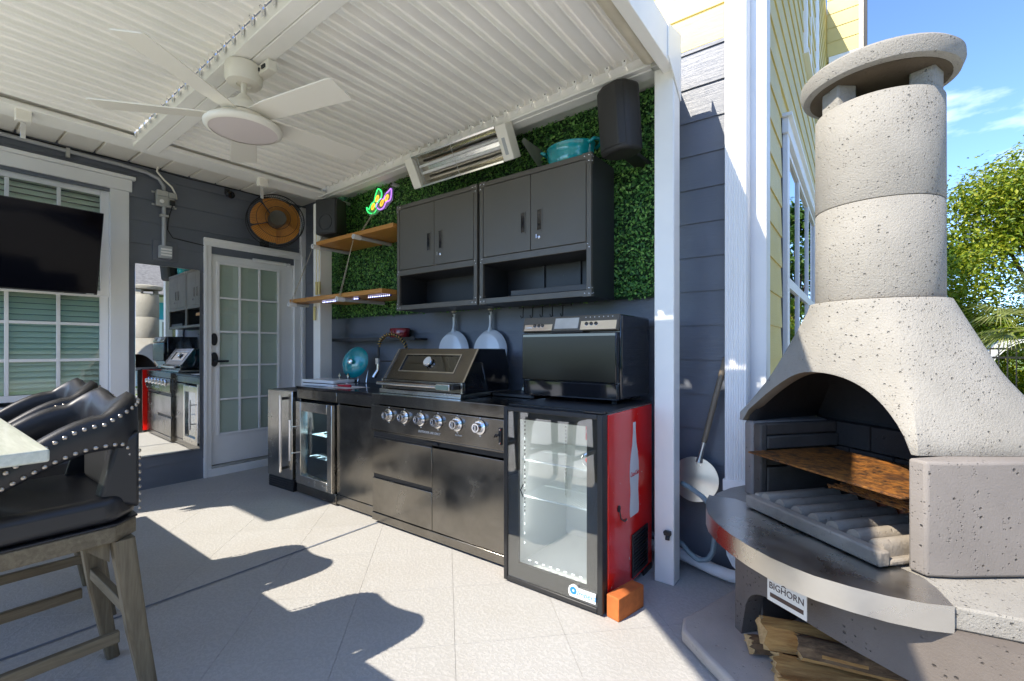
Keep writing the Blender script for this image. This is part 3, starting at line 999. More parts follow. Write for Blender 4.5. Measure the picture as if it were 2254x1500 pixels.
bx("strap", "zinc", cond, 0.015, 0.055, -1.352, -1.29, 2.405, 2.425, bevel=0.002)
MB().tube([(0.06, -1.37, 2.84), (0.055, -1.38, 2.79), (0.06, -1.33, 2.73), (0.06, -1.27, 2.68), (0.06, -1.24, 2.62), (0.06, -1.235, 2.58)], 0.008, 8).build("flex_cable", "soffit_white", cond, smooth=60)
MB().tube([(0.085, -1.27, 2.52), (0.03, -1.285, 2.40), (0.02, -1.29, 2.30), (0.018, -1.25, 2.235), (0.018, -1.1, 2.22), (0.018, -0.99, 2.21)], 0.004, 6).build("cord", "rubber", cond, smooth=60)

sc_ = thing("security_camera", "small black security camera under the soffit", "camera", (0.05, -0.80, 2.74))
MB().box(0.012, 0.03, -0.82, -0.78, 2.75, 2.80).tube([(0.03, -0.80, 2.77), (0.07, -0.80, 2.745)], 0.010, 8).build("mount", "black_plastic", sc_, smooth=50)
MB().lathe([(0.02, -0.03), (0.034, -0.02), (0.036, 0.03), (0.030, 0.036), (0.012, 0.036), (0.010, 0.030)], 20, frame((0.085, -0.80, 2.735), (0, 1, 0), (0.3, 0, 1))).build("body", "black_gloss", sc_, smooth=45)

# wall fan: cage, hub and amber blades at rest
wf = thing("wall_fan", "black caged wall fan with amber blades above the french door", "fan", (0.02, -0.43, 2.35))
FM = frame((0.33, -0.468, 2.52), (0.25, 1, 0.05), (-0.1, 0.05, 1))
cage = MB()
for rr, hh, tr in ((0.262, 0.0, 0.0055), (0.262, -0.075, 0.004), (0.19, 0.048, 0.0025), (0.115, 0.064, 0.0025)):
    cage.tube([FM @ Vector((rr * math.cos(a), rr * math.sin(a), hh)) for a in [2 * math.pi * k / 48 for k in range(48)]], tr, 5, closed=True)
for k in range(84):
    a = 2 * math.pi * k / 84
    cs_, sn = math.cos(a), math.sin(a)
    cage.tube([FM @ Vector((q * cs_, q * sn, h)) for q, h in ((0.085, 0.066), (0.19, 0.049), (0.245, 0.022), (0.262, -0.01), (0.262, -0.08), (0.22, -0.115), (0.10, -0.125))], 0.0011, 3)
cage.build("wire_guard", "iron_black", wf, kind="stuff")
MB().lathe([(0.0, -0.02), (0.078, -0.02), (0.082, 0.045), (0.078, 0.066), (0.070, 0.0665), (0.064, 0.0635), (0.0, 0.063)], 32, FM, close=False).build("hub_cap", "powder_grey", wf, smooth=40)
for k in range(5):
    a0 = 2 * math.pi * k / 5 + 0.3
    bl = MB()
    vs = []
    for rr in (0.07, 0.11, 0.17, 0.218, 0.234):
        wdt = 0.62 if rr < 0.2 else (0.60 if rr < 0.22 else 0.56)
        for q in range(9):
            a = a0 + wdt * (q / 8 - 0.5) * 2.05
            vs.append(FM @ Vector((rr * math.cos(a), rr * math.sin(a), -0.035 + 0.038 * (q / 8 - 0.5))))
    fs = [(r * 9 + q, r * 9 + q + 1, (r + 1) * 9 + q + 1, (r + 1) * 9 + q) for r in range(4) for q in range(8)]
    bl.add(vs, fs).build("blade", "amber_blade", wf, smooth=180)
MB().lathe([(0.05, -0.03), (0.075, -0.06), (0.075, -0.16), (0.05, -0.19)], 24, FM).build("motor", "black_plastic", wf, smooth=45)
MB().tube([FM @ Vector((0, 0, -0.17)), (0.10, -0.46, 2.44), (0.06, -0.445, 2.34)], 0.018, 10).box(0.005, 0.03, -0.48, -0.40, 2.29, 2.42).build("bracket", "black_plastic", wf, smooth=45)

# ------------------------------------------------------------------ ceiling fan
cf = thing("ceiling_fan", "white five blade ceiling fan with flat round light under the cross beam", "fan", (2.47, -1.69, 2.68), rz=R(0))
MB().lathe([(0.0, 0.0), (0.082, 0.0), (0.086, -0.01), (0.086, -0.075), (0.078, -0.092), (0.036, -0.096), (0.033, -0.088), (0.0, -0.088)], 36, close=False).build("canopy", "fan_white", cf, smooth=40)
MB().tube([(0, 0, -0.08), (0, 0, -0.155)], 0.0135, 14).build("downrod", "fan_white", cf, smooth=50)
MB().lathe([(0.0, -0.150), (0.024, -0.150), (0.034, -0.165), (0.055, -0.188), (0.086, -0.205), (0.095, -0.222), (0.097, -0.250), (0.0, -0.250)], 36, close=False).build("motor_housing", "fan_white", cf, smooth=40)
MB().lathe([(0.0, -0.252), (0.090, -0.252), (0.115, -0.265), (0.150, -0.292), (0.162, -0.298), (0.0, -0.298)], 40, close=False).build("blade_hub", "fan_white", cf, smooth=40)
lk = MB().lathe([(0.150, -0.302), (0.172, -0.304), (0.180, -0.314), (0.178, -0.326), (0.166, -0.334), (0.156, -0.336)], 48, close=False).build("light_kit", "fan_white", cf, smooth=60)
MB().lathe([(0.0, -0.339), (0.08, -0.338), (0.157, -0.333), (0.157, -0.304), (0.0, -0.304)], 48, close=False).build("diffuser", "lamp_diffuser", lk, smooth=60)
bm_ = bx("driver_box", "fan_white", cf, 0.03, 0.17, 0.04, 0.085, -0.05, 0.0)
for sx in (0.05, 0.11):
    bx("vent", "black_plastic", bm_, sx, sx + 0.035, 0.034, 0.041, -0.035, -0.018, bevel=0)
blade = None
for k in range(5):
    a = R(13 + 72 * k)
    if blade is None:
        vs = []
        for q, w0 in ((0.085, 0.045), (0.20, 0.060), (0.64, 0.074), (0.655, 0.066)):
            for t in (-1, 1):
                for h in (0.0, 0.007):
                    vs.append((q, t * w0, -0.262 - 0.012 * t + h - 0.004))
        fs = []
        for i in range(3):
            o = i * 4
            fs += [(o, o + 4, o + 6, o + 2), (o + 1, o + 3, o + 7, o + 5), (o, o + 1, o + 5, o + 4), (o + 2, o + 6, o + 7, o + 3)]
        fs += [(0, 2, 3, 1), (12, 13, 15, 14)]
        blade = MB().add(vs, fs).build("blade", "fan_white", cf, bevel=0.002)
        blade.rotation_euler = (0, 0, a)
    else:
        inst(blade, (0, 0, 0), cf, rot=(0, 0, a))

# ------------------------------------------------------------------ hedge panel, neon, heater, speakers
hp = thing("hedge_panel", "artificial boxwood hedge panel covering the wall behind the cabinets", "hedge panel", (2.3, -0.02, 1.53))
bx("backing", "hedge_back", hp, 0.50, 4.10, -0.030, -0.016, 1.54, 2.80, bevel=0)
MBl = MB()
lv, lf = [], []
nleaf = 34000
for i in range(nleaf):
    x = rnd.uniform(0.48, 4.12)
    z = rnd.uniform(1.53, 2.79)
    if z < 1.56 and rnd.random() < 0.5:
        z += 0.03
    y = -0.030 - abs(rnd.gauss(0.016, 0.011))
    L = rnd.uniform(0.008, 0.015)
    W = L * 0.55
    n = Vector((rnd.gauss(0, 0.6), -1, rnd.gauss(0.25, 0.6))).normalized()
    t = n.orthogonal().normalized()
    t = Matrix.Rotation(rnd.uniform(0, 6.28), 3, n) @ t
    b = n.cross(t)
    c = Vector((x, y, z))
    o = len(lv)
    lv += [tuple(c - t * L), tuple(c - b * W + n * 0.002), tuple(c + t * L), tuple(c + b * W + n * 0.002)]
    lf.append((o, o + 1, o + 2, o + 3))
MBl.v, MBl.f = lv, lf
MBl.build("foliage", "hedge_leaf", hp, kind="stuff", recalc=False)

ne = thing("neon_sign", "small neon sign of a carnival mask in green purple and yellow on the hedge", "neon sign", (1.45, -0.09, 2.5))


def closed(pts, y, k=5):
    """Catmull-Rom through (x,z) points"""
    out = []
    n = len(pts)
    for i in range(n):
        p0, p1, p2, p3 = [Vector((pts[(i + j) % n][0], pts[(i + j) % n][1])) for j in (-1, 0, 1, 2)]
        for s in range(k):
            t = s / k
            q = 0.5 * ((2 * p1) + (p2 - p0) * t + (2 * p0 - 5 * p1 + 4 * p2 - p3) * t * t + (3 * p1 - p0 - 3 * p2 + p3) * t ** 3)
            out.append((q.x, y, q.y))
    return out


green = [(1.442, 2.706), (1.489, 2.673), (1.492, 2.628), (1.452, 2.591), (1.406, 2.559), (1.414, 2.521), (1.377, 2.496), (1.319, 2.502), (1.282, 2.531), (1.271, 2.565), (1.307, 2.545), (1.341, 2.585), (1.385, 2.603), (1.404, 2.649)]
purple = [(1.627, 2.671), (1.633, 2.622), (1.614, 2.573), (1.559, 2.561), (1.523, 2.52), (1.471, 2.511), (1.428, 2.535), (1.421, 2.565), (1.471, 2.605), (1.527, 2.599), (1.545, 2.639), (1.589, 2.652)]
MB().tube(closed(green, -0.085), 0.0055, 6, closed=True).build("green_tube", "neon_green", ne, smooth=180)
MB().tube(closed(purple, -0.085), 0.0055, 6, closed=True).build("purple_tube", "neon_purple", ne, smooth=180)
for (ex, ez) in ((1.431, 2.619), (1.37, 2.556), (1.499, 2.567), (1.569, 2.598)):
    pts = []
    for k in range(20):
        a = 2 * math.pi * k / 20
        u_, v_ = 0.016 * math.cos(a), 0.030 * math.sin(a)
        pts.append((ex + u_ * 0.85 + v_ * 0.5, -0.087, ez + v_ * 0.85 - u_ * 0.35))
    MB().tube(pts, 0.0055, 6, closed=True).build("yellow_tube", "neon_yellow", ne, smooth=180)
MB().prism([(1.26, 2.54), (1.30, 2.48), (1.40, 2.48), (1.45, 2.50), (1.54, 2.51), (1.64, 2.57), (1.645, 2.69), (1.58, 2.67), (1.50, 2.62), (1.49, 2.69), (1.43, 2.72), (1.37, 2.62), (1.32, 2.59)], -0.072, -0.068, 'y').build("acrylic_back", "acrylic", ne)

ht = thing("patio_heater", "long infrared patio heater with polished reflector fixed below the pergola beam", "heater", (2.7, -0.36, 2.45))
HM = frame((2.715, -0.395, 2.565), (1, 0, 0.002), (0, -0.55, 1))       # local z points down and forward
HL, HH = 0.485, 0.112
MB().box(-HL, -HL + 0.085, -HH, HH, -0.09, 0.0, HM).build("end_cap", "fan_white", ht, bevel=0.006)
rc = MB().box(HL - 0.085, HL, -HH, HH, -0.09, 0.0, HM).build("end_cap", "fan_white", ht, bevel=0.006)
MB().box(HL - 0.055, HL - 0.030, -0.075, 0.03, 0.0002, 0.0012, HM).build("rating_label", "pvc_grey", rc)
ref = MB()
pr = [(-HH, 0.0), (-HH + 0.012, 0.0), (-HH + 0.035, -0.05), (-0.03, -0.075), (0.03, -0.075), (HH - 0.035, -0.05), (HH - 0.012, 0.0), (HH, 0.0), (HH, -0.09), (-HH, -0.09)]
vs = [HM @ Vector((x, p[0], p[1])) for x in (-HL + 0.086, HL - 0.086) for p in pr]
n = len(pr)
ref.add(vs, [(i, (i + 1) % n, n + (i + 1) % n, n + i) for i in range(n)])
ref.build("reflector", "reflector", ht)
for q in (-0.02, 0.03):
    MB().tube([HM @ Vector((-HL + 0.11, q, -0.035)), HM @ Vector((HL - 0.087, q, -0.035))], 0.011, 10).build("quartz_tube", "pvc_white", ht, smooth=60)
for xx in (-HL + 0.14, -HL + 0.11, 0.0):
    MB().tube([HM @ Vector((xx, -HH + 0.006, -0.004)), HM @ Vector((xx, HH - 0.008, -0.004))], 0.0022, 6).build("guard_wire", "zinc", ht)
MB().prism([(-0.28, 2.60), (-0.03, 2.46), (-0.03, 2.62), (-0.26, 2.63)], 3.215, 3.22, 'x').build("wall_bracket", "zinc", ht)

sp1 = thing("loudspeaker", "black outdoor loudspeaker at the right end of the hedge panel above the cabinets", "speaker", (3.95, -0.25, 2.3))
pl = []
for (px_, py_) in ((-0.115, 0.0), (-0.10, -0.10), (-0.03, -0.135), (0.06, -0.135), (0.10, -0.10), (0.115, 0.0), (0.06, 0.06), (-0.06, 0.06)):
    pl.append((px_, py_))
SM = Matrix.Translation((3.945, -0.29, 2.33)) @ Matrix.Rotation(R(-14), 4, 'Z') @ Matrix.Rotation(R(6), 4, 'X')
MB().prism(pl, -0.01, 0.355, 'z', SM).build("cabinet", "speaker_black", sp1, bevel=0.02, seg=3)
MB().prism([(-0.092, -0.108), (-0.03, -0.141), (0.06, -0.141), (0.092, -0.108)], 0.012, 0.335, 'z', SM).build("grille", "speaker_black", sp1, bevel=0.006)
MB().box(3.90, 3.99, -0.24, -0.03, 2.335, 2.36).build("bracket", "black_plastic", sp1, bevel=0.004)
sp2 = thing("loudspeaker", "black loudspeaker hung at the corner post beside the upper wooden shelf", "speaker", (1.05, -0.33, 2.27))
SM2 = Matrix.Translation((1.055, -0.30, 2.28)) @ Matrix.Rotation(R(20), 4, 'Z')
MB().prism([(-0.10, 0.07), (-0.115, -0.10), (0.115, -0.10), (0.10, 0.07)], 0, 0.33, 'z', SM2).build("cabinet", "speaker_black", sp2, bevel=0.012)
g2 = MB().prism([(-0.105, 0.012), (-0.105, 0.318), (0.105, 0.318), (0.105, 0.012)], -0.108, -0.1005, 'y', SM2).build("grille", "speaker_black", sp2, bevel=0.004)
MB().tube([SM2 @ Vector((0.07 * math.cos(a), -0.109, 0.11 + 0.07 * math.sin(a))) for a in [2 * math.pi * k / 32 for k in range(32)]], 0.003, 5, closed=True).build("woofer_ring", "black_plastic", g2)
MB().box(0.92, 0.96, -0.31, -0.26, 2.40, 2.48).build("bracket", "black_plastic", sp2)

# ------------------------------------------------------------------ wall cabinets
def rivet(p, parent, ax='y'):
    M4 = axis_y(p) if ax == 'y' else axis_x(p)
    return MB().lathe([(0.0045, 0.0), (0.0045, 0.001), (0.0028, 0.0026)], 8, M4).build("rivet", "chrome", parent, smooth=60)


def wall_cabinet(x0, x1, label, vis_right):
    t = thing("wall_cabinet", label, "cabinet", ((x0 + x1) / 2, -0.24, 1.53), group="grey steel wall cabinets")
    yf, yb, z0, z1 = -0.385, -0.075, 1.532, 2.352
    body = MB().box(x0, x0 + 0.012, yf + 0.02, yb, z0, z1).box(x1 - 0.012, x1, yf + 0.02, yb, z0, z1).box(x0 + 0.012, x1 - 0.012, yf + 0.02, yb, z1 - 0.012, z1) \
        .box(x0 + 0.012, x1 - 0.012, yf + 0.02, yb, z0, z0 + 0.02).box(x0 + 0.012, x1 - 0.012, yf + 0.02, yb, 1.80, 1.82) \
        .box(x0 + 0.012, x1 - 0.012, yb - 0.006, yb, z0 + 0.02, z1 - 0.012)
    body.build("carcass", "powder_dark", t)
    fr = MB().box(x0, x0 + 0.03, yf, yf + 0.0195, z0, z1).box(x1 - 0.03, x1, yf, yf + 0.0195, z0, z1).box(x0 + 0.03, x1 - 0.03, yf, yf + 0.0195, z1 - 0.03, z1) \
        .box(x0 + 0.03, x1 - 0.03, yf, yf + 0.0195, z0, z0 + 0.036).box(x0 + 0.03, x1 - 0.03, yf, yf + 0.0195, 1.80, 1.842).build("face_frame", "powder_grey", t, bevel=0.002)
    xm = x0 + (x1 - x0) * 0.5
    for i, (a, b) in enumerate(((x0 + 0.034, xm - 0.002), (xm + 0.002, x1 - 0.034))):
        d = bx("door", "powder_grey", t, a, b, yf + 0.001, yf + 0.018, 1.846, z1 - 0.034, bevel=0.002)
        hx = (b - 0.075) if i == 0 else (a + 0.045)
        h = MB()
        h.box(hx, hx + 0.006, yf - 0.0035, yf + 0.0005, 1.955, 2.095).box(hx + 0.034, hx + 0.04, yf - 0.0035, yf + 0.0005, 1.955, 2.095) \
            .box(hx + 0.006, hx + 0.034, yf - 0.0035, yf + 0.0005, 1.955, 1.963).box(hx + 0.006, hx + 0.034, yf - 0.0035, yf + 0.0005, 2.087, 2.095)
        h.build("handle_rim", "powder_grey", d, bevel=0.001)
        MB().box(hx + 0.006, hx + 0.034, yf - 0.0012, yf + 0.0004, 1.963, 2.087).build("handle_recess", "black_gloss", d)
        if i == 1:
            MB().lathe([(0.010, 0), (0.010, 0.004), (0.007, 0.006)], 14, axis_y((hx + 0.018, yf + 0.001, 1.918))).box(hx + 0.014, hx + 0.018, yf - 0.03, yf - 0.004, 1.906, 1.930) \
                .build("lock_key", "chrome", d, smooth=40)
    for cx_, s_ in ((x0, 1), (x1, -1)):
        for cz, q in ((z1, -1), (z0, 1)):
            a, b = sorted((cx_ - s_ * 0.003, cx_ + s_ * 0.055))
            c, d = sorted((cz - q * 0.003, cz + q * 0.034))
            br = MB().box(a, b, yf - 0.0025, yf + 0.03, c, d)
            a2, b2 = sorted((cx_ - s_ * 0.003, cx_ + s_ * 0.031))
            c2, d2 = sorted((cz + q * 0.034, cz + q * 0.058))
            br.box(a2, b2, yf - 0.0025, yf + 0.03, c2, d2)
            br = br.build("corner_bracket", "powder_grey", t, bevel=0.0015)
            for rx, rz in ((0.012, 0.014), (0.040, 0.016), (0.012, 0.046)):
                rivet((cx_ + s_ * rx, yf - 0.0025, cz + q * rz), br)
            if s_ == -1 and vis_right:
                for ry, rz in ((0.008, 0.014), (0.022, 0.018), (0.008, 0.046)):
                    rivet((x1 + 0.003, yf + ry, cz + q * rz), br, 'x')
        for zz in (1.812, 1.832):
            rivet((cx_ + s_ * (0.012 if zz < 1.82 else 0.022), yf, zz), fr)
    if vis_right:
        MB().box(x1 + 0.0005, x1 + 0.003, yf + 0.03, yb, z0, z0 + 0.03).build("side_trim", "powder_dark", t)
        MB().box(x0 + 0.32, x0 + 0.335, yb - 0.02, yb - 0.0065, z0 + 0.02, 1.80).build("back_rib", "powder_dark", t)
        MB().box(x0 + 0.60, x0 + 0.615, yb - 0.02, yb - 0.0065, z0 + 0.02, 1.80).build("back_rib", "powder_dark", t)
        lst = MB().box(x0 + 0.25, x1 - 0.04, yf + 0.022, yf + 0.032, z0 + 0.04, z0 + 0.075).build("lip_rail", "powder_dark", t, bevel=0.002)
    return t


wall_cabinet(2.078, 2.915, "grey steel wall cabinet next to the wooden shelves", False)
wall_cabinet(2.938, 3.777, "grey steel wall cabinet with the teal pot on top", True)

pot = thing("dutch_oven", "oval teal enamel roasting pot on top of the right wall cabinet", "pot", (3.55, -0.22, 2.352), rz=0)
vs, fs = [], []
prf = [(0.86, 0.0), (0.95, 0.02), (1.0, 0.08), (1.02, 0.128), (1.05, 0.132), (1.05, 0.140), (0.98, 0.140), (0.96, 0.06), (0.90, 0.02)]
NP = 48
for (q, h) in prf:
    for k in range(NP):
        a = 2 * math.pi * k / NP
        vs.append((0.155 * q * math.cos(a), 0.11 * q * math.sin(a), h))
for i in range(len(prf) - 1):
    for k in range(NP):
        fs.append((i * NP + k, i * NP + (k + 1) % NP, (i + 1) * NP + (k + 1) % NP, (i + 1) * NP + k))
fs += [tuple(range(NP)), tuple(range((len(prf) - 1) * NP, len(prf) * NP))]
MB().add(vs, fs).build("body", "teal_enamel", pot, smooth=60)
for s_ in (-1, 1):
    MB().tube([(s_ * 0.150, -0.055, 0.115), (s_ * 0.185, -0.045, 0.135), (s_ * 0.200, 0, 0.142), (s_ * 0.185, 0.045, 0.135), (s_ * 0.150, 0.055, 0.115)], 0.011, 10).build("handle", "teal_enamel", pot, smooth=180)

# ------------------------------------------------------------------ wooden shelves on pipes and cords
def hung_shelf(label, poly, z0, pipes, pegs, led):
    xs = [p[0] for p in poly]
    t = thing("hanging_shelf", label, "shelf", (sum(xs) / len(xs), -0.3, z0), group="wooden shelves left of the cabinets")
    MB().prism(poly, z0, z0 + 0.036).build("plank", "shelf_wood", t, bevel=0.003)
    yf = min(p[1] for p in poly)
    for (x, yb) in pipes:
        MB().tube([(x, yf - 0.045, z0 - 0.017), (x, yb, z0 - 0.017)], 0.0165, 14).build("pipe", "pvc_grey", t, smooth=50)
        pc = MB().lathe([(0.0105, -0.07), (0.021, -0.07), (0.021, 0.0), (0.0145, 0.0), (0.0145, -0.03)], 16, axis_y((x, yf - 0.05, z0 - 0.017)), close=False).build("pipe_cap", "pvc_white", t, smooth=40)
        MB().lathe([(0.0, 0), (0.0143, 0.0)], 16, axis_y((x, yf - 0.025, z0 - 0.017)), close=False).build("bore", "black_plastic", pc)
    for (p, qs) in pegs:
        for q in qs:
            MB().tube([p, q], 0.0022, 5).build("cord", "cord", t, smooth=180)
    if led:
        for (a, b) in led:
            s_ = bx("led_strip", "blue_led_tape", t, a, b, yf + 0.10, yf + 0.112, z0 - 0.014, z0 - 0.001, bevel=0)
            n_ = int((b - a) / 0.024)
            for k in range(n_):
                xx = a + 0.012 + 0.024 * k
                bx("led", "led_blue", s_, xx - 0.0035, xx + 0.0035, yf + 0.0985, yf + 0.0999, z0 - 0.011, z0 - 0.004, bevel=0)
    return t


pegA, pegB = (0.92, -0.11, 2.675), (1.665, -0.11, 2.70)
for p_, lab in ((pegA, "small white wall peg holding shelf cords beside the corner speaker"), (pegB, "small white wall peg right of the neon sign")):
    pg_ = MB().tube([(p_[0], -0.02, p_[2]), (p_[0], -0.105, p_[2])], 0.016, 12).build("wall_peg", "pvc_white", None, smooth=50)
    tag(pg_, lab, "peg", "white wall pegs")
    MB().tube([(p_[0], -0.106, p_[2]), (p_[0], -0.110, p_[2])], 0.010, 10).build("bore", "black_plastic", pg_)
hung_shelf("upper wooden shelf on grey pipes hung by cords under the neon sign", [(0.965, -0.42), (2.07, -0.42), (2.07, -0.07), (0.965, -0.07)], 2.185,
           [(0.99, -0.08), (1.62, -0.08)], [((0.93, -0.12, 2.675), [(0.985, -0.425, 2.17), (0.975, -0.415, 2.17)]), (pegB, [(1.615, -0.425, 2.17), (1.63, -0.42, 2.17)])], None)
hung_shelf("lower wooden shelf with blue led strips hung by cords left of the cabinets",
           [(0.66, -0.51), (2.05, -0.51), (2.05, -0.07), (0.93, -0.07), (0.93, -0.362), (0.66, -0.362)], 1.662,
           [(0.74, -0.365), (1.52, -0.08)], [((0.98, -0.46, 2.155), [(0.73, -0.53, 1.67), (0.75, -0.53, 1.67)]), ((1.615, -0.46, 2.155), [(1.51, -0.53, 1.67), (1.53, -0.53, 1.67)])],
           [(1.06, 1.62), (1.74, 2.03)])
for xx, zz, lab in ((0.885, 1.74, "left"), (0.935, 1.74, "right")):
    c_ = MB().tube([(xx, -0.37, 2.50), (xx + 0.005, -0.37, zz + 0.12)], 0.003, 5).tube([(xx + 0.005, -0.37, zz + 0.12), (xx + 0.005, -0.37, zz)], 0.012, 8).build("shade_pull", "tag_yellow", None, smooth=50)
    tag(c_, lab + " one of the two yellow shade pulls hanging above the lower wooden shelf", "cord", "shade pull cords")
c_ = MB().tube([(0.86, -0.372, 1.63), (0.86, -0.372, 1.50)], 0.012, 8).build("shade_pull", "tag_yellow", None, smooth=50)
tag(c_, "yellow shade pull tag on the corner post below the lower wooden shelf", "cord", "shade pull cords")

# ------------------------------------------------------------------ outdoor kitchen
YA, YB = -0.700, -0.735          # front planes of the two modules
ka = thing("sink_cabinet", "black steel outdoor kitchen cabinet with a black counter left of the grill", "cabinet", (1.7, -0.4, 0))
MB().box(1.16, 1.175, YA + 0.02, -0.09, 0.0, 0.872).box(2.215, 2.230, YA + 0.02, -0.09, 0.0, 0.872).box(1.735, 1.750, YA + 0.02, -0.09, 0.08, 0.872) \
    .box(1.175, 2.215, -0.105, -0.09, 0.0, 0.872).box(1.751, 2.214, YA + 0.02, -0.106, 0.03, 0.09).box(1.176, 1.734, YA + 0.02, -0.106, 0.03, 0.05).build("carcass", "black_steel", ka, bevel=0.002)
bx("countertop", "granite_black", ka, 1.150, 2.2335, YA - 0.008, -0.085, 0.8875, 0.912, bevel=0.003)
bx("backsplash_rail", "black_plastic", ka, 1.152, 1.172, YA + 0.1, -0.09, 0.9125, 0.935)
bx("fascia", "black_steel_h", ka, 1.155, 1.742, YA, YA + 0.0195, 0.808, 0.8870)
bx("fascia", "black_steel_h", ka, 1.744, 2.2315, YA, YA + 0.0195, 0.808, 0.8870)
bx("door", "black_steel", ka, 1.746, 2.2310, YA + 0.001, YA + 0.019, 0.098, 0.795)
bx("kick_plate", "black_steel_h", ka, 1.746, 2.2315, YA + 0.001, YA + 0.019, 0.022, 0.094)
bx("kick_plate", "black_steel_h", ka, 1.155, 1.740, YA - 0.004, YA + 0.019, 0.012, 0.094)

kb = thing("grill_cabinet", "black steel grill cabinet with drawers knobs and a door under the gas grill", "cabinet", (2.83, -0.4, 0))
MB().box(2.236, 2.252, YB + 0.02, -0.09, 0.02, 0.84).box(3.415, 3.431, YB + 0.02, -0.09, 0.02, 0.84).box(2.252, 3.415, -0.105, -0.09, 0.02, 0.84) \
    .box(2.252, 3.415, YB + 0.03, -0.106, 0.06, 0.08).box(2.252, 3.415, YB + 0.045, YB + 0.055, 0.08, 0.84).build("carcass", "black_steel", kb, bevel=0.002)
MB().box(2.234, 3.433, YB - 0.004, YB + 0.10, 0.842, 0.915).box(2.234, 2.262, YB + 0.1005, -0.085, 0.842, 0.915).box(3.03, 3.50, YB + 0.1005, -0.085, 0.872, 0.913) \
    .box(2.2625, 3.0295, -0.20, -0.085, 0.872, 0.915).build("countertop", "black_steel_h", kb, bevel=0.003)
cp = bx("control_panel", "black_steel_h", kb, 2.238, 3.430, YB - 0.010, YB + 0.02, 0.662, 0.836, bevel=0.004)
MB().box(2.25, 3.418, YB + 0.008, YB + 0.03, 0.618, 0.648).build("drip_slot", "black_plastic", kb)
MB().box(2.238, 3.430, YB - 0.002, YB + 0.02, 0.6485, 0.660).build("trim_strip", "black_steel_h", kb, bevel=0.002)
for i, kx in enumerate((2.438, 2.597, 2.755, 2.910, 3.075, 3.255)):
    kz = 0.779
    kn = MB().lathe([(0.040, 0.0), (0.0435, 0.004), (0.0435, 0.010), (0.036, 0.016), (0.030, 0.016)], 28, axis_y((kx, YB - 0.0105, kz))).build("knob", "chrome", cp, smooth=35)
    MB().lathe([(0.0285, 0.012), (0.0285, 0.038), (0.026, 0.045), (0.019, 0.045), (0.017, 0.041), (0.0, 0.041)], 28, axis_y((kx, YB - 0.0105, kz)), close=False).build("knob_grip", "chrome", kn, smooth=35)
    MB().lathe([(0.0, 0.0421), (0.0155, 0.0421)], 20, axis_y((kx, YB - 0.0105, kz)), close=False).build("knob_face", "black_gloss", kn)
    bx("pointer", "chrome", kn, kx - 0.003, kx + 0.003, YB - 0.0565, YB - 0.0535, kz - 0.014, kz + 0.014, bevel=0.001)
    for dz in (0.052, -0.052):
        bx("mark", "decal_white", kn, kx - 0.005, kx + 0.005, YB - 0.0112, YB - 0.0102, kz + dz - 0.0025, kz + dz + 0.0025, bevel=0)
textmesh("lettering", "OUTDOOR USE ONLY", 0.020, "decal_white", cp, FX(YB - 0.0105, 2.83, 0.700), shear=0.1)
textmesh("lettering", "Rear Burner", 0.011, "decal_white", cp, FX(YB - 0.0105, 3.085, 0.712))
d1 = bx("drawer", "black_steel", kb, 2.240, 2.842, YB + 0.001, YB + 0.02, 0.352, 0.606)
bx("drawer_pull", "black_plastic", d1, 2.245, 2.838, YB + 0.006, YB + 0.03, 0.607, 0.617, bevel=0)
d2 = bx("drawer", "black_steel", kb, 2.240, 2.842, YB + 0.001, YB + 0.02, 0.082, 0.322)
bx("drawer_pull", "black_plastic", d2, 2.245, 2.838, YB + 0.010, YB + 0.03, 0.323, 0.351, bevel=0)
bx("door", "black_steel", kb, 2.846, 3.428, YB + 0.001, YB + 0.02, 0.082, 0.606)
bx("latch", "black_plastic", kb, 2.78, 2.90, YB - 0.004, YB + 0.006, 0.622, 0.642)
bx("kick_plate", "black_steel_h", kb, 2.238, 3.430, YB - 0.002, YB + 0.018, 0.024, 0.078)
bo = thing("bottle_opener", "small steel bottle opener screwed to the grill cabinet beside the drinks cooler", "bottle opener", (3.395, YB - 0.01, 0.72))
MB().tube([(3.365, YB - 0.018, 0.735), (3.385, YB - 0.03, 0.752), (3.405, YB - 0.026, 0.748)], 0.006, 6).box(3.395, 3.415, YB - 0.018, YB - 0.0105, 0.695, 0.79).build("opener", "black_plastic", bo, bevel=0.002)
for zz in (0.705, 0.78):
    MB().lathe([(0.007, 0), (0.005, 0.004)], 10, axis_y((3.405, YB - 0.0182, zz))).build("screw", "chrome", bo, smooth=40)

# gas grill head
gr = thing("gas_grill", "built-in gas grill with sloping steel hood glass window and bar handle", "grill", (2.62, -0.40, 0.915))
GX0, GX1 = 2.222, 3.018
side = [(-0.62, 0.945), (-0.62, 1.015), (-0.478, 1.228), (-0.20, 1.228), (-0.16, 1.10), (-0.16, 0.945)]
MB().prism(side, GX1 - 0.022, GX1, 'x').build("side_panel", "black_gloss", gr, bevel=0.006)
MB().prism(side, GX0, GX0 + 0.022, 'x').build("side_panel", "black_gloss", gr, bevel=0.006)
sl = Vector((0, 0.142, 0.213)).normalized()
SLM = frame((0, -0.622, 1.015), (1, 0, 0), tuple(sl))          # local y runs up the slope, local z outwards
Ls = 0.2560
wx0, wx1, wy0, wy1 = 2.345, 2.885, 0.070, 0.205
lid = MB().box(GX0 + 0.0, wx0, 0.0, Ls, -0.012, 0.0, SLM).box(wx1, GX1 - 0.0, 0.0, Ls, -0.012, 0.0, SLM).box(wx0, wx1, 0.0, wy0, -0.012, 0.0, SLM).box(wx0, wx1, wy1, Ls, -0.012, 0.0, SLM) \
    .build("hood", "black_steel_h", gr)
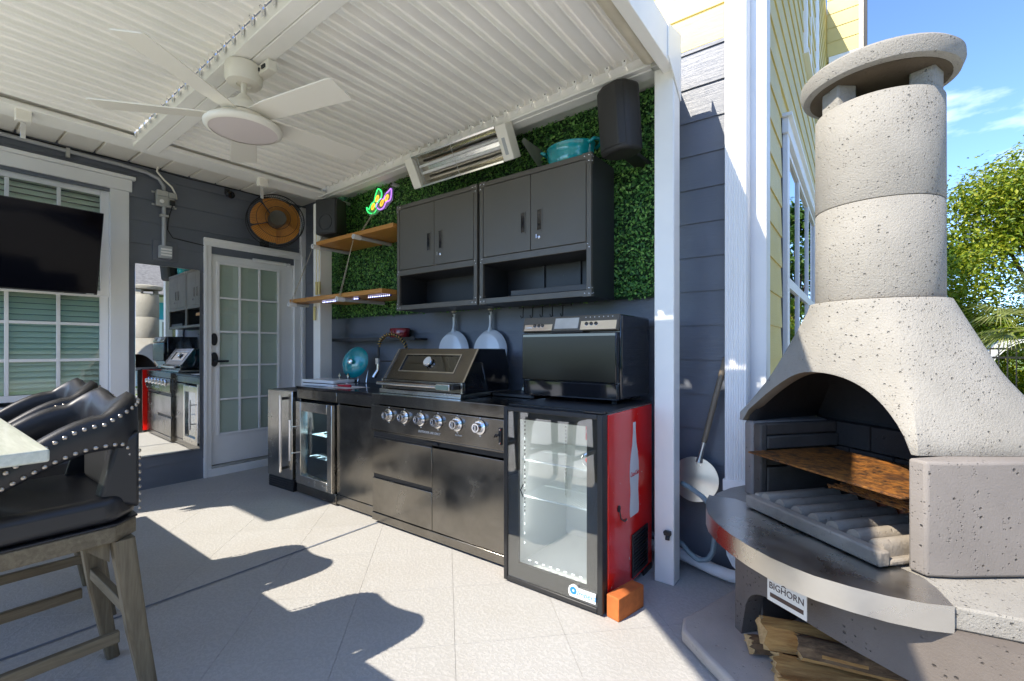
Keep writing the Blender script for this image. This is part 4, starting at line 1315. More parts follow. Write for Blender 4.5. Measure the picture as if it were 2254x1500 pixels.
MB().box(GX0, GX1, -0.6345, -0.6225, 0.947, 1.012).build("hood_lip", "black_steel_h", lid, bevel=0.002)
MB().box(GX0 + 0.022, GX1 - 0.022, -0.478, -0.20, 1.220, 1.230).box(GX0 + 0.022, GX1 - 0.022, -0.22, -0.205, 0.96, 1.22).build("hood_top", "black_steel_h", gr, bevel=0.002)
for xx in (GX0, GX1 - 0.014):
    MB().box(xx, xx + 0.014, 0.0, Ls, 0.0005, 0.005, SLM).build("edge_trim", "stainless", lid)
    MB().box(xx, xx + 0.014, -0.641, -0.635, 0.947, 1.014).build("edge_trim", "stainless", lid)
MB().box(wx0 + 0.001, wx1 - 0.001, wy0 + 0.001, wy1 - 0.001, -0.008, -0.005, SLM).build("window", "grill_glass", lid)
MB().box(wx0 - 0.008, wx0 + 0.002, wy0 - 0.008, wy1 + 0.008, 0.0005, 0.003, SLM).box(wx1 - 0.002, wx1 + 0.008, wy0 - 0.008, wy1 + 0.008, 0.0005, 0.003, SLM) \
    .box(wx0 + 0.002, wx1 - 0.002, wy0 - 0.008, wy0 + 0.002, 0.0005, 0.003, SLM).box(wx0 + 0.002, wx1 - 0.002, wy1 - 0.002, wy1 + 0.008, 0.0005, 0.003, SLM).build("window_frame", "stainless", lid)
TM = SLM @ Matrix.Translation((2.61, 0.145, 0.002))
th = MB().lathe([(0.026, -0.004), (0.036, 0.0), (0.038, 0.014), (0.035, 0.018), (0.032, 0.018)], 28, TM).build("thermometer", "chrome", lid, smooth=35)
MB().lathe([(0.0, 0.0185), (0.0315, 0.0185)], 24, TM, close=False).build("dial", "sign_cream", th)
hd = MB().tube([(GX0 + 0.02, -0.690, 0.985), (2.85, -0.690, 0.985)], 0.0145, 14).build("handle", "chrome", lid, smooth=40)
MB().prism([(2.83, 0.985), (2.85, 1.006), (2.965, 1.006), (2.965, 0.964), (2.85, 0.964)], -0.704, -0.676, 'y').build("handle_end", "stainless", hd, bevel=0.004)
MB().prism([(2.842, 0.985), (2.856, 0.999), (2.955, 0.999), (2.955, 0.971), (2.856, 0.971)], -0.7065, -0.7041, 'y').build("handle_inlay", "acrylic", hd)
for xx in (GX0 + 0.03, 2.975):
    MB().box(xx - 0.010, xx + 0.010, -0.69, -0.6346, 0.972, 0.998).build("handle_mount", "black_plastic", hd, bevel=0.003)
MB().box(GX0 - 0.002, GX1 + 0.004, -0.66, -0.14, 0.9155, 0.944).build("firebox_rim", "stainless", gr, bevel=0.003)
ins = MB()
for k in range(22):
    xx = GX0 + 0.05 + 0.033 * k
    ins.tube([(xx, -0.60, 1.0), (xx, -0.23, 1.0)], 0.004, 5)
ins.build("cooking_grate", "chrome", gr, kind="stuff")
MB().box(3.03, 3.37, -0.36, -0.11, 0.9155, 0.935).build("side_tray", "black_plastic", gr, bevel=0.003)

# faucet
fa = thing("faucet", "black pull-down faucet with a coiled spring neck behind the counter", "faucet", (1.93, -0.20, 0.912))
arc = [(1.985, -0.20, 0.912), (1.985, -0.20, 1.20), (1.975, -0.215, 1.27), (1.94, -0.24, 1.325), (1.88, -0.265, 1.352), (1.82, -0.29, 1.345), (1.775, -0.31, 1.305), (1.762, -0.32, 1.25), (1.765, -0.322, 1.17), (1.77, -0.325, 1.11)]
MB().tube(arc[:2], 0.014, 12).build("stem", "chrome", fa, smooth=50)


def resample(pts, n):
    pts = [Vector(p) for p in pts]
    L = [0]
    for a, b in zip(pts[:-1], pts[1:]):
        L.append(L[-1] + (b - a).length)
    out = []
    for i in range(n):
        d = L[-1] * i / (n - 1)
        for j in range(len(pts) - 1):
            if L[j + 1] >= d - 1e-9:
                out.append(pts[j].lerp(pts[j + 1], (d - L[j]) / max(1e-9, L[j + 1] - L[j])))
                break
    return out


neck = resample(arc[1:8], 120)
MB().tube(neck[::4], 0.009, 8).build("neck", "black_plastic", fa, smooth=60)
coil = []
for i, p in enumerate(neck):
    tdir = (neck[min(i + 1, 119)] - neck[max(i - 1, 0)]).normalized()
    u_ = tdir.cross(Vector((0, 1, 0))).normalized()
    w_ = tdir.cross(u_)
    for q in range(2):
        a = 2 * math.pi * (i + q / 2) / 7.0
        coil.append(p + (u_ * math.cos(a) + w_ * math.sin(a)) * 0.0145)
MB().tube(coil, 0.0032, 5).build("spring", "brass", fa, smooth=180)
MB().tube(arc[7:], 0.009, 8).build("hose", "rubber", fa, smooth=60)
MB().tube([(1.77, -0.325, 1.135), (1.765, -0.327, 1.05)], 0.015, 10).tube([(1.765, -0.327, 1.05), (1.735, -0.345, 0.99)], [0.016, 0.021], 10).box(1.752, 1.786, -0.345, -0.308, 1.10, 1.15).build("spray_head", "chrome", fa, smooth=40)
MB().tube([(1.985, -0.2, 1.125), (1.78, -0.32, 1.125)], 0.006, 8).build("holder_arm", "black_plastic", fa, smooth=60)

# ------------------------------------------------------------------ things on the counter and back wall
lidt = thing("pot_lid", "teal enamel pot lid with steel knob standing on edge against the back wall", "lid", (1.30, -0.22, 0.912))
LM = frame((1.303, -0.235, 1.105), (0.95, 0.28, 0), (0.05, 0.16, 1))
MB().lathe([(0.0, 0.038), (0.05, 0.036), (0.10, 0.024), (0.138, 0.004), (0.143, -0.004), (0.138, -0.010), (0.0, -0.006)], 44, LM, close=False).build("body", "teal_enamel", lidt, smooth=60)
MB().lathe([(0.010, 0.034), (0.010, 0.052), (0.024, 0.058), (0.024, 0.070), (0.015, 0.076)], 20, LM).build("knob", "chrome", lidt, smooth=40)
for xx in (1.235, 1.365):
    st = MB().tube([(xx, -0.345, 0.919), (xx, -0.345, 0.965)], 0.005, 6).tube([(xx, -0.345, 0.918), (xx, -0.16, 0.918), (xx, -0.14, 1.04)], 0.004, 6).prism([(xx - 0.017, 0.985), (xx, 0.962), (xx + 0.017, 0.985), (xx, 1.008)], -0.350, -0.340, 'y').build("stand_leg", "chrome", lidt, smooth=40)

wb = thing("storage_tray", "flat white lidded tray lying on the black counter by the corner post", "tray", (1.30, -0.50, 0.912), rz=R(4))
MB().box(-0.22, 0.22, -0.11, 0.11, 0.0, 0.020).build("tray_base", "white_enamel", wb, bevel=0.005)
MB().box(-0.218, 0.218, -0.108, 0.108, 0.026, 0.052).build("tray_lid", "white_enamel", wb, bevel=0.006)
MB().box(-0.21, 0.21, -0.10, 0.10, 0.020, 0.026).build("seam", "black_plastic", wb)
pp = MB().add([(1.46, -0.66, 0.9135), (1.78, -0.64, 0.9135), (1.80, -0.43, 0.9145), (1.48, -0.44, 0.9145)], [(0, 1, 2, 3)]).build("paper_sheet", "paper", None)
tag(pp, "white paper sheet lying on the black counter left of the grill", "paper")
kn_ = thing("corkscrew", "red handled corkscrew lying on the paper sheet", "corkscrew", (1.60, -0.56, 0.915))
MB().tube([(1.54, -0.57, 0.926), (1.69, -0.54, 0.926)], [0.008, 0.012], 8).build("grip", "red_plastic", kn_, smooth=50)
MB().box(1.49, 1.56, -0.578, -0.568, 0.918, 0.930).tube([(1.62, -0.56, 0.935), (1.66, -0.55, 0.95)], 0.003, 6).build("lever", "chrome", kn_, bevel=0.002)

rail = thing("wall_rail", "thin black shelf rail on the dark siding above the sink counter", "shelf", (1.27, -0.07, 1.31))
bx("shelf_board", "black_plastic", rail, 0.62, 2.03, -0.155, -0.017, 1.305, 1.320, bevel=0.002)
MB().box(0.62, 2.03, -0.160, -0.1555, 1.300, 1.330).build("front_lip", "powder_dark", rail, bevel=0.001)
rb = thing("red_bowl", "small dark red enamel bowl on the black wall rail", "bowl", (1.755, -0.09, 1.3205), rz=0)
MB().lathe([(0.0, 0.0), (0.095, 0.0), (0.108, 0.01), (0.112, 0.085), (0.108, 0.088), (0.104, 0.085), (0.10, 0.012), (0.0, 0.010)], 32, Matrix.Scale(0.62, 4, (0, 1, 0)), close=False).build("bowl", "red_enamel", rb, smooth=50)

for cxp, lab in ((2.378, "white frying pan hanging behind the grill under the left wall cabinet"), (2.760, "white frying pan hanging behind the grill under the right wall cabinet")):
    pn = thing("frying_pan", lab, "pan", (cxp, -0.08, 1.2), group="white hanging frying pans")
    PM = frame((cxp, -0.045, 1.218), (1, 0, 0), (0, 0, 1))
    MB().lathe([(0.0, 0.0), (0.150, 0.0), (0.158, 0.004), (0.128, 0.052), (0.120, 0.056), (0.0, 0.056)], 44, PM, close=False).build("pan_body", "white_enamel", pn, smooth=35)
    MB().tube([(cxp, -0.060, 1.355), (cxp, -0.054, 1.40), (cxp, -0.050, 1.44), (cxp, -0.050, 1.51)], [0.022, 0.011, 0.0115, 0.015], 10).build("handle", "white_enamel", pn, smooth=60)
    MB().box(cxp - 0.004, cxp + 0.004, -0.067, -0.062, 1.485, 1.505).build("hole", "black_plastic", pn)
    MB().box(cxp - 0.013, cxp + 0.013, -0.070, -0.040, 1.522, 1.556).build("hook", "cream_tube", pn, bevel=0.003)

hk = thing("hook_rail", "black rail with utensil hooks under the right wall cabinet", "hooks", (3.25, -0.06, 1.52))
bx("rail", "black_plastic", hk, 3.03, 3.46, -0.06, -0.045, 1.518, 1.530, bevel=0.001)
for k in range(5):
    xx = 3.075 + 0.082 * k
    MB().tube([(xx, -0.066, 1.525), (xx, -0.068, 1.475), (xx + 0.004, -0.072, 1.455), (xx + 0.002, -0.090, 1.448), (xx, -0.10, 1.465)], 0.0035, 5).build("hook", "iron_black", hk, smooth=180)

gt = thing("box_grater", "steel grater standing behind the counter beside the dishwasher", "grater", (3.28, -0.20, 0.913))
MB().prism([(3.16, 0.915), (3.36, 0.915), (3.35, 1.13), (3.22, 1.13)], -0.22, -0.20, 'y').build("plate", "chrome", gt, bevel=0.003)
for k in range(4):
    q = 0.025 * k
    MB().prism([(3.20 + q, 0.95), (3.21 + q, 0.945), (3.27 + q, 1.045), (3.26 + q, 1.05)], -0.224, -0.2205, 'y').build("slot", "black_plastic", gt)

# ------------------------------------------------------------------ dishwasher on top of the cooler
dw = thing("countertop_dishwasher", "glossy black countertop dishwasher standing on the red drinks cooler", "dishwasher", (3.70, -0.32, 0.94))
DX0, DX1, DYF, DYB = 3.405, 4.012, -0.54, -0.10
bx("body", "black_gloss", dw, DX0, DX1, DYF + 0.045, DYB, 0.958, 1.412, bevel=0.012, seg=3)
dd = bx("door", "black_gloss", dw, DX0, DX1 - 0.012, DYF, DYF + 0.044, 1.048, 1.318, bevel=0.006)
MB().box(DX0 + 0.004, DX1 - 0.016, DYF - 0.003, DYF - 0.0002, 1.055, 1.298).build("door_glass", "smoked_glass", dd, bevel=0.001)
bx("plinth", "black_gloss", dw, DX0, DX1 - 0.012, DYF + 0.012, DYF + 0.0445, 0.958, 1.045, bevel=0.004)
CM = frame((0, DYF - 0.002, 1.330), (1, 0, 0), (0, 0.028, 0.082))
pn = MB().box(DX0, DX1 - 0.006, 0.0, 0.088, -0.03, 0.0, CM).build("control_panel", "powder_grey", dw, bevel=0.004)
MB().box(DX0 + 0.22, DX0 + 0.37, 0.012, 0.074, 0.0003, 0.0016, CM).build("display", "zinc", pn, bevel=0.001)
MB().box(DX0 + 0.015, DX0 + 0.205, 0.003, 0.040, 0.0003, 0.0014, CM).build("gloss_strip", "chrome", pn)
MB().box(DX0 + 0.385, DX1 - 0.014, 0.003, 0.052, 0.0003, 0.0014, CM).build("gloss_strip", "chrome", pn)
for xx, yy in ((0.085, 0.034), (0.113, 0.034), (0.138, 0.034), (0.42, 0.036), (0.448, 0.036), (0.476, 0.036)):
    MB().lathe([(0.010, 0.0), (0.010, 0.003), (0.007, 0.004)], 16, CM @ Matrix.Translation((DX0 + xx, yy, 0.0015))).build("button", "black_gloss", pn, smooth=40)
for k in range(7):
    MB().lathe([(0.003, 0.0), (0.002, 0.001)], 8, CM @ Matrix.Translation((DX0 + 0.41 + 0.026 * k, 0.074, 0.0005))).build("indicator", "decal_white", pn)
MB().box(DX0 + 0.024, DX0 + 0.068, 0.019, 0.025, 0.0016, 0.0022, CM).build("logo_mark", "decal_white", pn)
bx("grip_recess", "rubber", dw, DX0 + 0.20, DX0 + 0.40, DYF + 0.004, DYF + 0.044, 1.3185, 1.329, bevel=0.002)
for xx in (DX0 + 0.04, DX1 - 0.05):
    for yy in (DYF + 0.06, DYB - 0.05):
        MB().tube([(xx, yy, 0.937), (xx, yy, 0.958)], 0.014, 10).build("foot", "rubber", dw)

# ------------------------------------------------------------------ slim fridge, beverage fridge
sf = thing("slim_refrigerator", "narrow stainless undercounter refrigerator next to the french door", "refrigerator", (0.93, -0.69, 0.0), rz=R(2.5))
MB().box(-0.20, 0.21, 0.0, 0.56, 0.10, 0.868).build("body", "black_plastic", sf, bevel=0.004)
sd = MB().box(-0.205, 0.19, -0.045, -0.002, 0.105, 0.866).build("door", "stainless", sf, bevel=0.005)
MB().tube([(0.085, -0.090, 0.17), (0.085, -0.090, 0.83)], 0.012, 12).build("handle", "chrome", sd, smooth=50)
for zz in (0.20, 0.80):
    MB().box(0.076, 0.094, -0.085, -0.045, zz - 0.012, zz + 0.012).build("handle_mount", "black_plastic", sd, bevel=0.002)
kg = MB().box(-0.20, 0.19, -0.035, 0.0, 0.0, 0.098).build("toe_grille", "black_plastic", sf, bevel=0.003)
for k in range(4):
    MB().box(-0.195, 0.185, -0.041, -0.0355, 0.016 + 0.02 * k, 0.024 + 0.02 * k).build("grille_slat", "black_plastic", kg, bevel=0.001)

bf = thing("beverage_refrigerator", "small glass door beverage refrigerator set into the black cabinet", "refrigerator", (1.46, -0.45, 0.05))
FX0, FX1, FZ0, FZ1 = 1.195, 1.728, 0.102, 0.788
MB().box(FX0, FX0 + 0.03, -0.66, -0.12, FZ0, FZ1).box(FX1 - 0.03, FX1, -0.66, -0.12, FZ0, FZ1).box(FX0 + 0.03, FX1 - 0.03, -0.66, -0.12, FZ0, FZ0 + 0.03) \
    .box(FX0 + 0.03, FX1 - 0.03, -0.66, -0.12, FZ1 - 0.03, FZ1).box(FX0 + 0.03, FX1 - 0.03, -0.15, -0.12, FZ0 + 0.03, FZ1 - 0.03).build("cabinet", "black_plastic", bf)
yd0, yd1 = -0.735, -0.668
bd = MB().box(FX0, FX0 + 0.075, yd0, yd1, FZ0, FZ1).box(FX1 - 0.065, FX1, yd0, yd1, FZ0, FZ1).box(FX0 + 0.075, FX1 - 0.065, yd0, yd1, FZ0, FZ0 + 0.075).box(FX0 + 0.075, FX1 - 0.065, yd0, yd1, FZ1 - 0.075, FZ1) \
    .build("door_frame", "stainless", bf, bevel=0.004)
MB().box(FX0 + 0.074, FX1 - 0.064, -0.712, -0.708, FZ0 + 0.074, FZ1 - 0.074).build("pane", "tint_glass", bd)
hb = MB().tube([(FX0 + 0.03, -0.80, 0.30), (FX0 + 0.03, -0.80, 0.64)], 0.011, 12).build("handle", "chrome", bd, smooth=50)
for zz in (0.36, 0.58):
    MB().tube([(FX0 + 0.03, -0.80, zz), (FX0 + 0.03, -0.735, zz)], 0.006, 8).build("handle_mount", "chrome", hb, smooth=50)
bl_ = bpy.data.lights.new("fridge_lamp", 'AREA')      # lit interior of the beverage fridge
bl_.size = 0.3
bl_.energy = 0.7
bl_.color = (0.8, 0.93, 1.0)
blo = bpy.data.objects.new("fridge_lamp", bl_)
COL.objects.link(blo)
blo.parent = bf
blo.location = Vector((1.46, -0.45, FZ1 - 0.035)) - OFF[bf.name]
for zz in (0.31, 0.50):
    sh_ = MB()
    for k in range(12):
        sh_.tube([(FX0 + 0.04 + 0.04 * k, -0.64, zz), (FX0 + 0.04 + 0.04 * k, -0.17, zz)], 0.0025, 4)
    sh_.tube([(FX0 + 0.032, -0.64, zz), (FX1 - 0.032, -0.64, zz)], 0.004, 5)
    sh_.build("wire_shelf", "chrome", bf, kind="stuff")
MB().lathe([(0.006, 0), (0.006, 0.004)], 10, axis_y((1.40, yd0, 0.135))).build("lock", "chrome", bd)
for k, (xx, yy, zz, mt) in enumerate(((1.36, -0.5, 0.135, "bottle_blue"), (1.46, -0.46, 0.135, "bottle_blue"), (1.56, -0.5, 0.135, "bottle_blue"), (1.50, -0.5, 0.315, "bottle_blue"), (1.58, -0.45, 0.315, "bottle_blue"), (1.46, -0.5, 0.505, "bottle_blue"), (1.58, -0.5, 0.505, "bottle_blue"), (1.36, -0.5, 0.505, "lime"))):
    h_ = 0.15 if mt == "bottle_blue" else 0.075
    bt = MB().lathe([(0.0, 0.0), (0.036, 0.0), (0.038, 0.01), (0.038, h_ * 0.7), (0.016, h_ * 0.88), (0.016, h_), (0.0, h_)], 18, Matrix.Translation((xx, yy, zz)), close=False).build("drink_bottle" if h_ > 0.1 else "green_tub", mt, None, smooth=50)
    if mt == "lime":
        tag(bt, "lime green tub on the top shelf of the beverage refrigerator", "tub")
    else:
        lev = {0.135: "bottom", 0.315: "middle", 0.505: "top"}[zz]
        pos = {0: "leftmost", 1: "middle", 2: "rightmost", 3: "left", 4: "right", 5: "left", 6: "right"}[k]
        tag(bt, "%s blue drink bottle on the %s level of the beverage refrigerator" % (pos, lev), "bottle", "blue bottles in the beverage refrigerator")

# ------------------------------------------------------------------ drinks cooler
co = thing("drinks_cooler", "red and black glass door drinks cooler with a white bottle printed on its side", "cooler", (3.78, -0.52, 0))
CX0, CX1, CYF, CYB, CZ0, CZ1 = 3.505, 4.060, -0.775, -0.215, 0.045, 0.925
MB().box(CX0, CX0 + 0.03, CYF, CYB, CZ0, CZ1).box(CX1 - 0.03, CX1, CYF, CYB, CZ0, CZ1).box(CX0 + 0.03, CX1 - 0.03, CYB - 0.03, CYB, CZ0, CZ1) \
    .box(CX0 + 0.03, CX1 - 0.03, CYF, CYB - 0.03, CZ1 - 0.03, CZ1).box(CX0 + 0.03, CX1 - 0.03, CYF, CYB - 0.03, CZ0, CZ0 + 0.03).build("cabinet", "cooler_inner", co)
rs = MB().box(CX1 + 0.0005, CX1 + 0.008, CYF - 0.002, CYB, CZ0 - 0.010, CZ1 - 0.004).build("side_panel", "red_paint", co, bevel=0.003)
MB().box(CX0 - 0.006, CX0 - 0.0005, CYF, CYB, CZ0 - 0.01, CZ1 - 0.004).build("side_panel", "red_paint", co)
bx("top", "black_plastic", co, CX0 - 0.006, CX1 + 0.009, CYF - 0.01, CYB, CZ1 + 0.0005, 0.9365, bevel=0.003)
bx("top_hinge", "black_plastic", co, CX1 - 0.10, CX1 + 0.004, CYF - 0.055, CYF - 0.012, CZ1 + 0.004, 0.940, bevel=0.004)
MB().box(CX1 - 0.0, CX1 + 0.0085, CYB - 0.12, CYB, 0.0, CZ0 - 0.011).box(CX0, CX1, CYB - 0.1, CYB, 0.0, CZ0 - 0.001).build("rear_skid", "black_plastic", co)
MB().box(CX0 + 0.015, CX1 - 0.015, CYF + 0.03, CYF + 0.05, 0.012, CZ0 - 0.001).build("toe_plate", "black_plastic", co)
for xx in (CX0 + 0.05, CX1 - 0.05):
    MB().tube([(xx, CYF + 0.02, 0.0), (xx, CYF + 0.02, 0.044)], 0.016, 10).build("foot", "zinc", co)
# door
ya, yb = CYF - 0.058, CYF - 0.004
dr = MB().box(CX0 - 0.012, CX0 + 0.012, ya, yb, 0.012, CZ1 + 0.002).box(CX1 - 0.024, CX1 + 0.004, ya, yb, 0.012, CZ1 + 0.002).box(CX0 + 0.012, CX1 - 0.024, ya, yb, 0.012, 0.036).box(CX0 + 0.012, CX1 - 0.024, ya, yb, CZ1 - 0.022, CZ1 + 0.002) \
    .build("door_frame", "black_plastic", co, bevel=0.004)
x0, x1, z0, z1 = CX0 + 0.012, CX1 - 0.024, 0.036, CZ1 - 0.022
ix0, ix1, iz0, iz1 = CX0 + 0.075, CX1 - 0.082, 0.115, 0.865
MB().box(x0, ix0, ya + 0.012, ya + 0.030, z0, z1).box(ix1, x1, ya + 0.012, ya + 0.030, z0, z1).box(ix0, ix1, ya + 0.012, ya + 0.030, z0, iz0).box(ix0, ix1, ya + 0.012, ya + 0.030, iz1, z1).build("black_border", "black_plastic", dr)
MB().box(x0 + 0.001, x1 - 0.001, ya + 0.006, ya + 0.010, z0 + 0.001, z1 - 0.001).build("pane", "clear_glass", dr)
for k in range(9):
    xx = ix0 + 0.03 + 0.043 * k
    bx("led", "led_white", dr, xx, xx + 0.022, ya + 0.0335, ya + 0.0355, iz0 - 0.012, iz0 - 0.003, bevel=0) if False else bx("led", "led_white", co, xx, xx + 0.014, CYF + 0.004, CYF + 0.008, 0.118, 0.1225, bevel=0)
for k in range(12):
    zz = 0.20 + 0.05 * k
    bx("led", "led_white", co, ix0 + 0.003, ix0 + 0.0065, CYF + 0.004, CYF + 0.008, zz, zz + 0.012, bevel=0)
for nm_, lc_, rt_, sx_ in (("cooler_lamp", (CX0 + 0.075, CYF + 0.02, 0.50), (R(90), 0, R(-35)), 0.55), ("cooler_lamp", (CX1 - 0.075, CYF + 0.02, 0.50), (R(90), 0, R(35)), 0.55)):
    ld_ = bpy.data.lights.new(nm_, 'AREA')          # the cooler's own lit led strips
    ld_.shape = 'RECTANGLE'
    ld_.size = 0.02
    ld_.size_y = sx_
    ld_.energy = 0.26
    ld_.color = (1.0, 0.98, 0.93)
    lo_ = bpy.data.objects.new(nm_, ld_)
    COL.objects.link(lo_)
    lo_.parent = co
    lo_.location = Vector(lc_) - OFF[co.name]
    lo_.rotation_euler = rt_
for zz in (0.44, 0.635):
    sh_ = MB()
    for k in range(34):
        xx = CX0 + 0.045 + 0.0140 * k
        sh_.tube([(xx, CYF + 0.05, zz), (xx, CYB - 0.045, zz)], 0.0020, 4)
    for yy in (CYF + 0.05, -0.50, CYB - 0.045):
        sh_.tube([(CX0 + 0.034, yy, zz - 0.004), (CX1 - 0.034, yy, zz - 0.004)], 0.0042, 6)
    sh_.build("wire_shelf", "wire_white", co, kind="stuff")
for yy in (CYF + 0.07, CYB - 0.05):
    br = bx("shelf_rail", "cooler_inner", co, CX0 + 0.0305, CX0 + 0.036, yy - 0.010, yy + 0.010, 0.30, 0.86, bevel=0)
    for k in range(24):
        bx("slot", "black_plastic", br, CX0 + 0.0361, CX0 + 0.0368, yy - 0.004, yy + 0.004, 0.32 + 0.022 * k, 0.331 + 0.022 * k, bevel=0)
fan = bx("vent_panel", "cooler_inner", co, CX0 + 0.15, CX1 - 0.031, CYB - 0.040, CYB - 0.0305, 0.46, 0.60)
for i in range(2):
    for k in range(4):
        bx("vent_slot", "black_plastic", fan, CX0 + 0.17 + 0.085 * k, CX0 + 0.235 + 0.085 * k, CYB - 0.0415, CYB - 0.0402, 0.535 + 0.022 * i, 0.545 + 0.022 * i, bevel=0)
MB().prism([(ix0 + 0.018, 0.50), (ix0 + 0.036, 0.535), (ix0 + 0.040, 0.532), (ix0 + 0.024, 0.50), (ix0 + 0.040, 0.468), (ix0 + 0.036, 0.465)], ya + 0.0045, ya + 0.0058, 'y').build("door_arrow", "rubber", dr)
stk = MB().prism([(CX1 - 0.165 + 0.05 * 0, 0.052), (CX1 - 0.030, 0.052), (CX1 - 0.030, 0.098), (CX1 - 0.12, 0.098), (CX1 - 0.128, 0.106), (CX1 - 0.150, 0.110), (CX1 - 0.168, 0.098), (CX1 - 0.174, 0.080), (CX1 - 0.172, 0.062)], ya - 0.0012, ya + 0.0056, 'y') \
    .build("maker_sticker", "decal_white", dr)
textmesh("lettering", "Imbera", 0.036, "sticker_blue", stk, FX(ya - 0.0016, CX1 - 0.078, 0.076), shear=0.25)
MB().lathe([(0.006, 0.0), (0.006, 0.001), (0.018, 0.001), (0.018, 0.0)], 20, axis_y((CX1 - 0.146, ya - 0.0013, 0.082)), close=False).build("sticker_ring", "sticker_blue", stk)
# red side: printed bottle, lettering, lock, vent
BXs = CX1 + 0.0085
hb_ = [(0.016, 0.850), (0.018, 0.842), (0.016, 0.832), (0.018, 0.80), (0.026, 0.74), (0.044, 0.69), (0.056, 0.64), (0.060, 0.60), (0.058, 0.56), (0.051, 0.52), (0.050, 0.49), (0.056, 0.44), (0.060, 0.41), (0.058, 0.380), (0.050, 0.370)]
bc = -0.470
poly = [(bc + w, z) for w, z in hb_] + [(bc - w, z) for w, z in hb_[::-1]]
dec = MB().prism(poly, BXs, BXs + 0.0012, 'x').build("bottle_print", "decal_white", rs)
textmesh("lettering", "Coca-Cola", 0.034, "decal_red", dec, FD(BXs + 0.0018, bc, 0.585) @ Matrix.Scale(0.72, 4, (1, 0, 0)), shear=0.35)
MB().lathe([(0.016, 0.0), (0.016, 0.004), (0.009, 0.006)], 16, axis_x((BXs, -0.665, 0.455))).build("lock", "black_plastic", rs, smooth=40)
MB().tube([(BXs + 0.004, -0.662, 0.445), (BXs + 0.004, -0.645, 0.40), (BXs + 0.004, -0.60, 0.375), (BXs + 0.004, -0.575, 0.38)], 0.003, 5).build("lock_wire", "rubber", rs, smooth=180)
vn = MB().box(BXs, BXs + 0.006, -0.505, -0.29, 0.055, 0.068).box(BXs, BXs + 0.006, -0.505, -0.29, 0.262, 0.275).box(BXs, BXs + 0.006, -0.505, -0.492, 0.068, 0.262).box(BXs, BXs + 0.006, -0.303, -0.29, 0.068, 0.262).build("side_vent", "black_plastic", rs)
MB().box(BXs - 0.0003, BXs + 0.0004, -0.492, -0.303, 0.068, 0.262).build("vent_back", "rubber", vn)
for k in range(11):
    bx("vent_slat", "black_plastic", vn, BXs + 0.001, BXs + 0.008, -0.492, -0.303, 0.072 + 0.0175 * k, 0.081 + 0.0175 * k, bevel=0.001)
# things inside the cooler
ob = thing("promo_box", "small red printed box with a round steel badge hanging inside the drinks cooler", "box", (3.93, -0.62, 0.70))
rbx = MB().box(3.885, 3.965, -0.66, -0.60, 0.765, 0.845).build("box", "red_plastic", ob, bevel=0.004)
textmesh("lettering", "Coca-Cola", 0.018, "decal_white", rbx, FX(-0.6606, 3.925, 0.81), shear=0.35)
MB().lathe([(0.036, 0.0), (0.036, 0.006), (0.030, 0.009), (0.0, 0.009)], 24, axis_y((3.90, -0.655, 0.665)), close=False).build("badge", "chrome", ob, smooth=40)
MB().lathe([(0.0, 0.0095), (0.013, 0.0095)], 16, axis_y((3.90, -0.655, 0.665)), close=False).build("badge_print", "decal_red", ob)
MB().tube([(3.925, -0.63, 0.765), (3.905, -0.645, 0.70)], 0.008, 8).tube([(3.925, -0.63, 0.845), (3.925, -0.63, 0.89)], 0.004, 6).build("stem", "yellow_plastic", ob, smooth=50)

bk = tag(MB().box(-0.034, 0.034, -0.10, 0.10, 0, 0.105).build("loose_brick", "brick_orange", None, bevel=0.004), "loose orange brick on the patio against the foot of the drinks cooler", "brick")
bk.location = (4.125, -0.715, 0.0)
bk.rotation_euler = (0, 0, R(-12))
cl = thing("clamp_knob", "black clamp knob screwed to the foot of the right pergola post", "knob", (4.205, -0.36, 0.26))
MB().box(4.188, 4.222, -0.375, -0.351, 0.262, 0.285).tube([(4.205, -0.36, 0.262), (4.207, -0.372, 0.24)], 0.012, 8).tube([(4.185, -0.365, 0.275), (4.225, -0.365, 0.272)], 0.009, 8).build("knob", "black_plastic", cl, bevel=0.003)

# ------------------------------------------------------------------ pizza peel, hose
pe = thing("pizza_peel", "round metal pizza peel with a wooden handle leaning on the dark siding", "pizza peel", (4.27, -0.08, 0.38))
PT = Vector((4.425, -0.055, 1.19)) - Vector((4.27, -0.10, 0.50))
PMt = frame((4.27, -0.10, 0.505), (1, 0, -0.19), tuple(PT))
MB().lathe([(0.0, 0.0), (0.124, 0.0), (0.125, 0.0015), (0.124, 0.003), (0.0, 0.003)], 44, PMt, close=False).build("blade", "peel_metal", pe, smooth=40)
MB().tube([PMt @ Vector((0, y, 0.010)) for y in (0.10, 0.13, 0.17, 0.22)], [0.018, 0.013, 0.011, 0.012], 12).build("socket", "peel_metal", pe, smooth=60)
for xx in (-0.012, 0.012):
    MB().lathe([(0.004, 0.003), (0.003, 0.006)], 8, PMt @ Matrix.Translation((xx, 0.085, 0))).build("rivet", "chrome", pe)
MB().tube([PMt @ Vector((0, y, 0.010)) for y in (0.215, 0.23, 0.45, 0.69, 0.70)], [0.0125, 0.0145, 0.0155, 0.0145, 0.010], 12).build("handle", "handle_wood", pe, smooth=60)

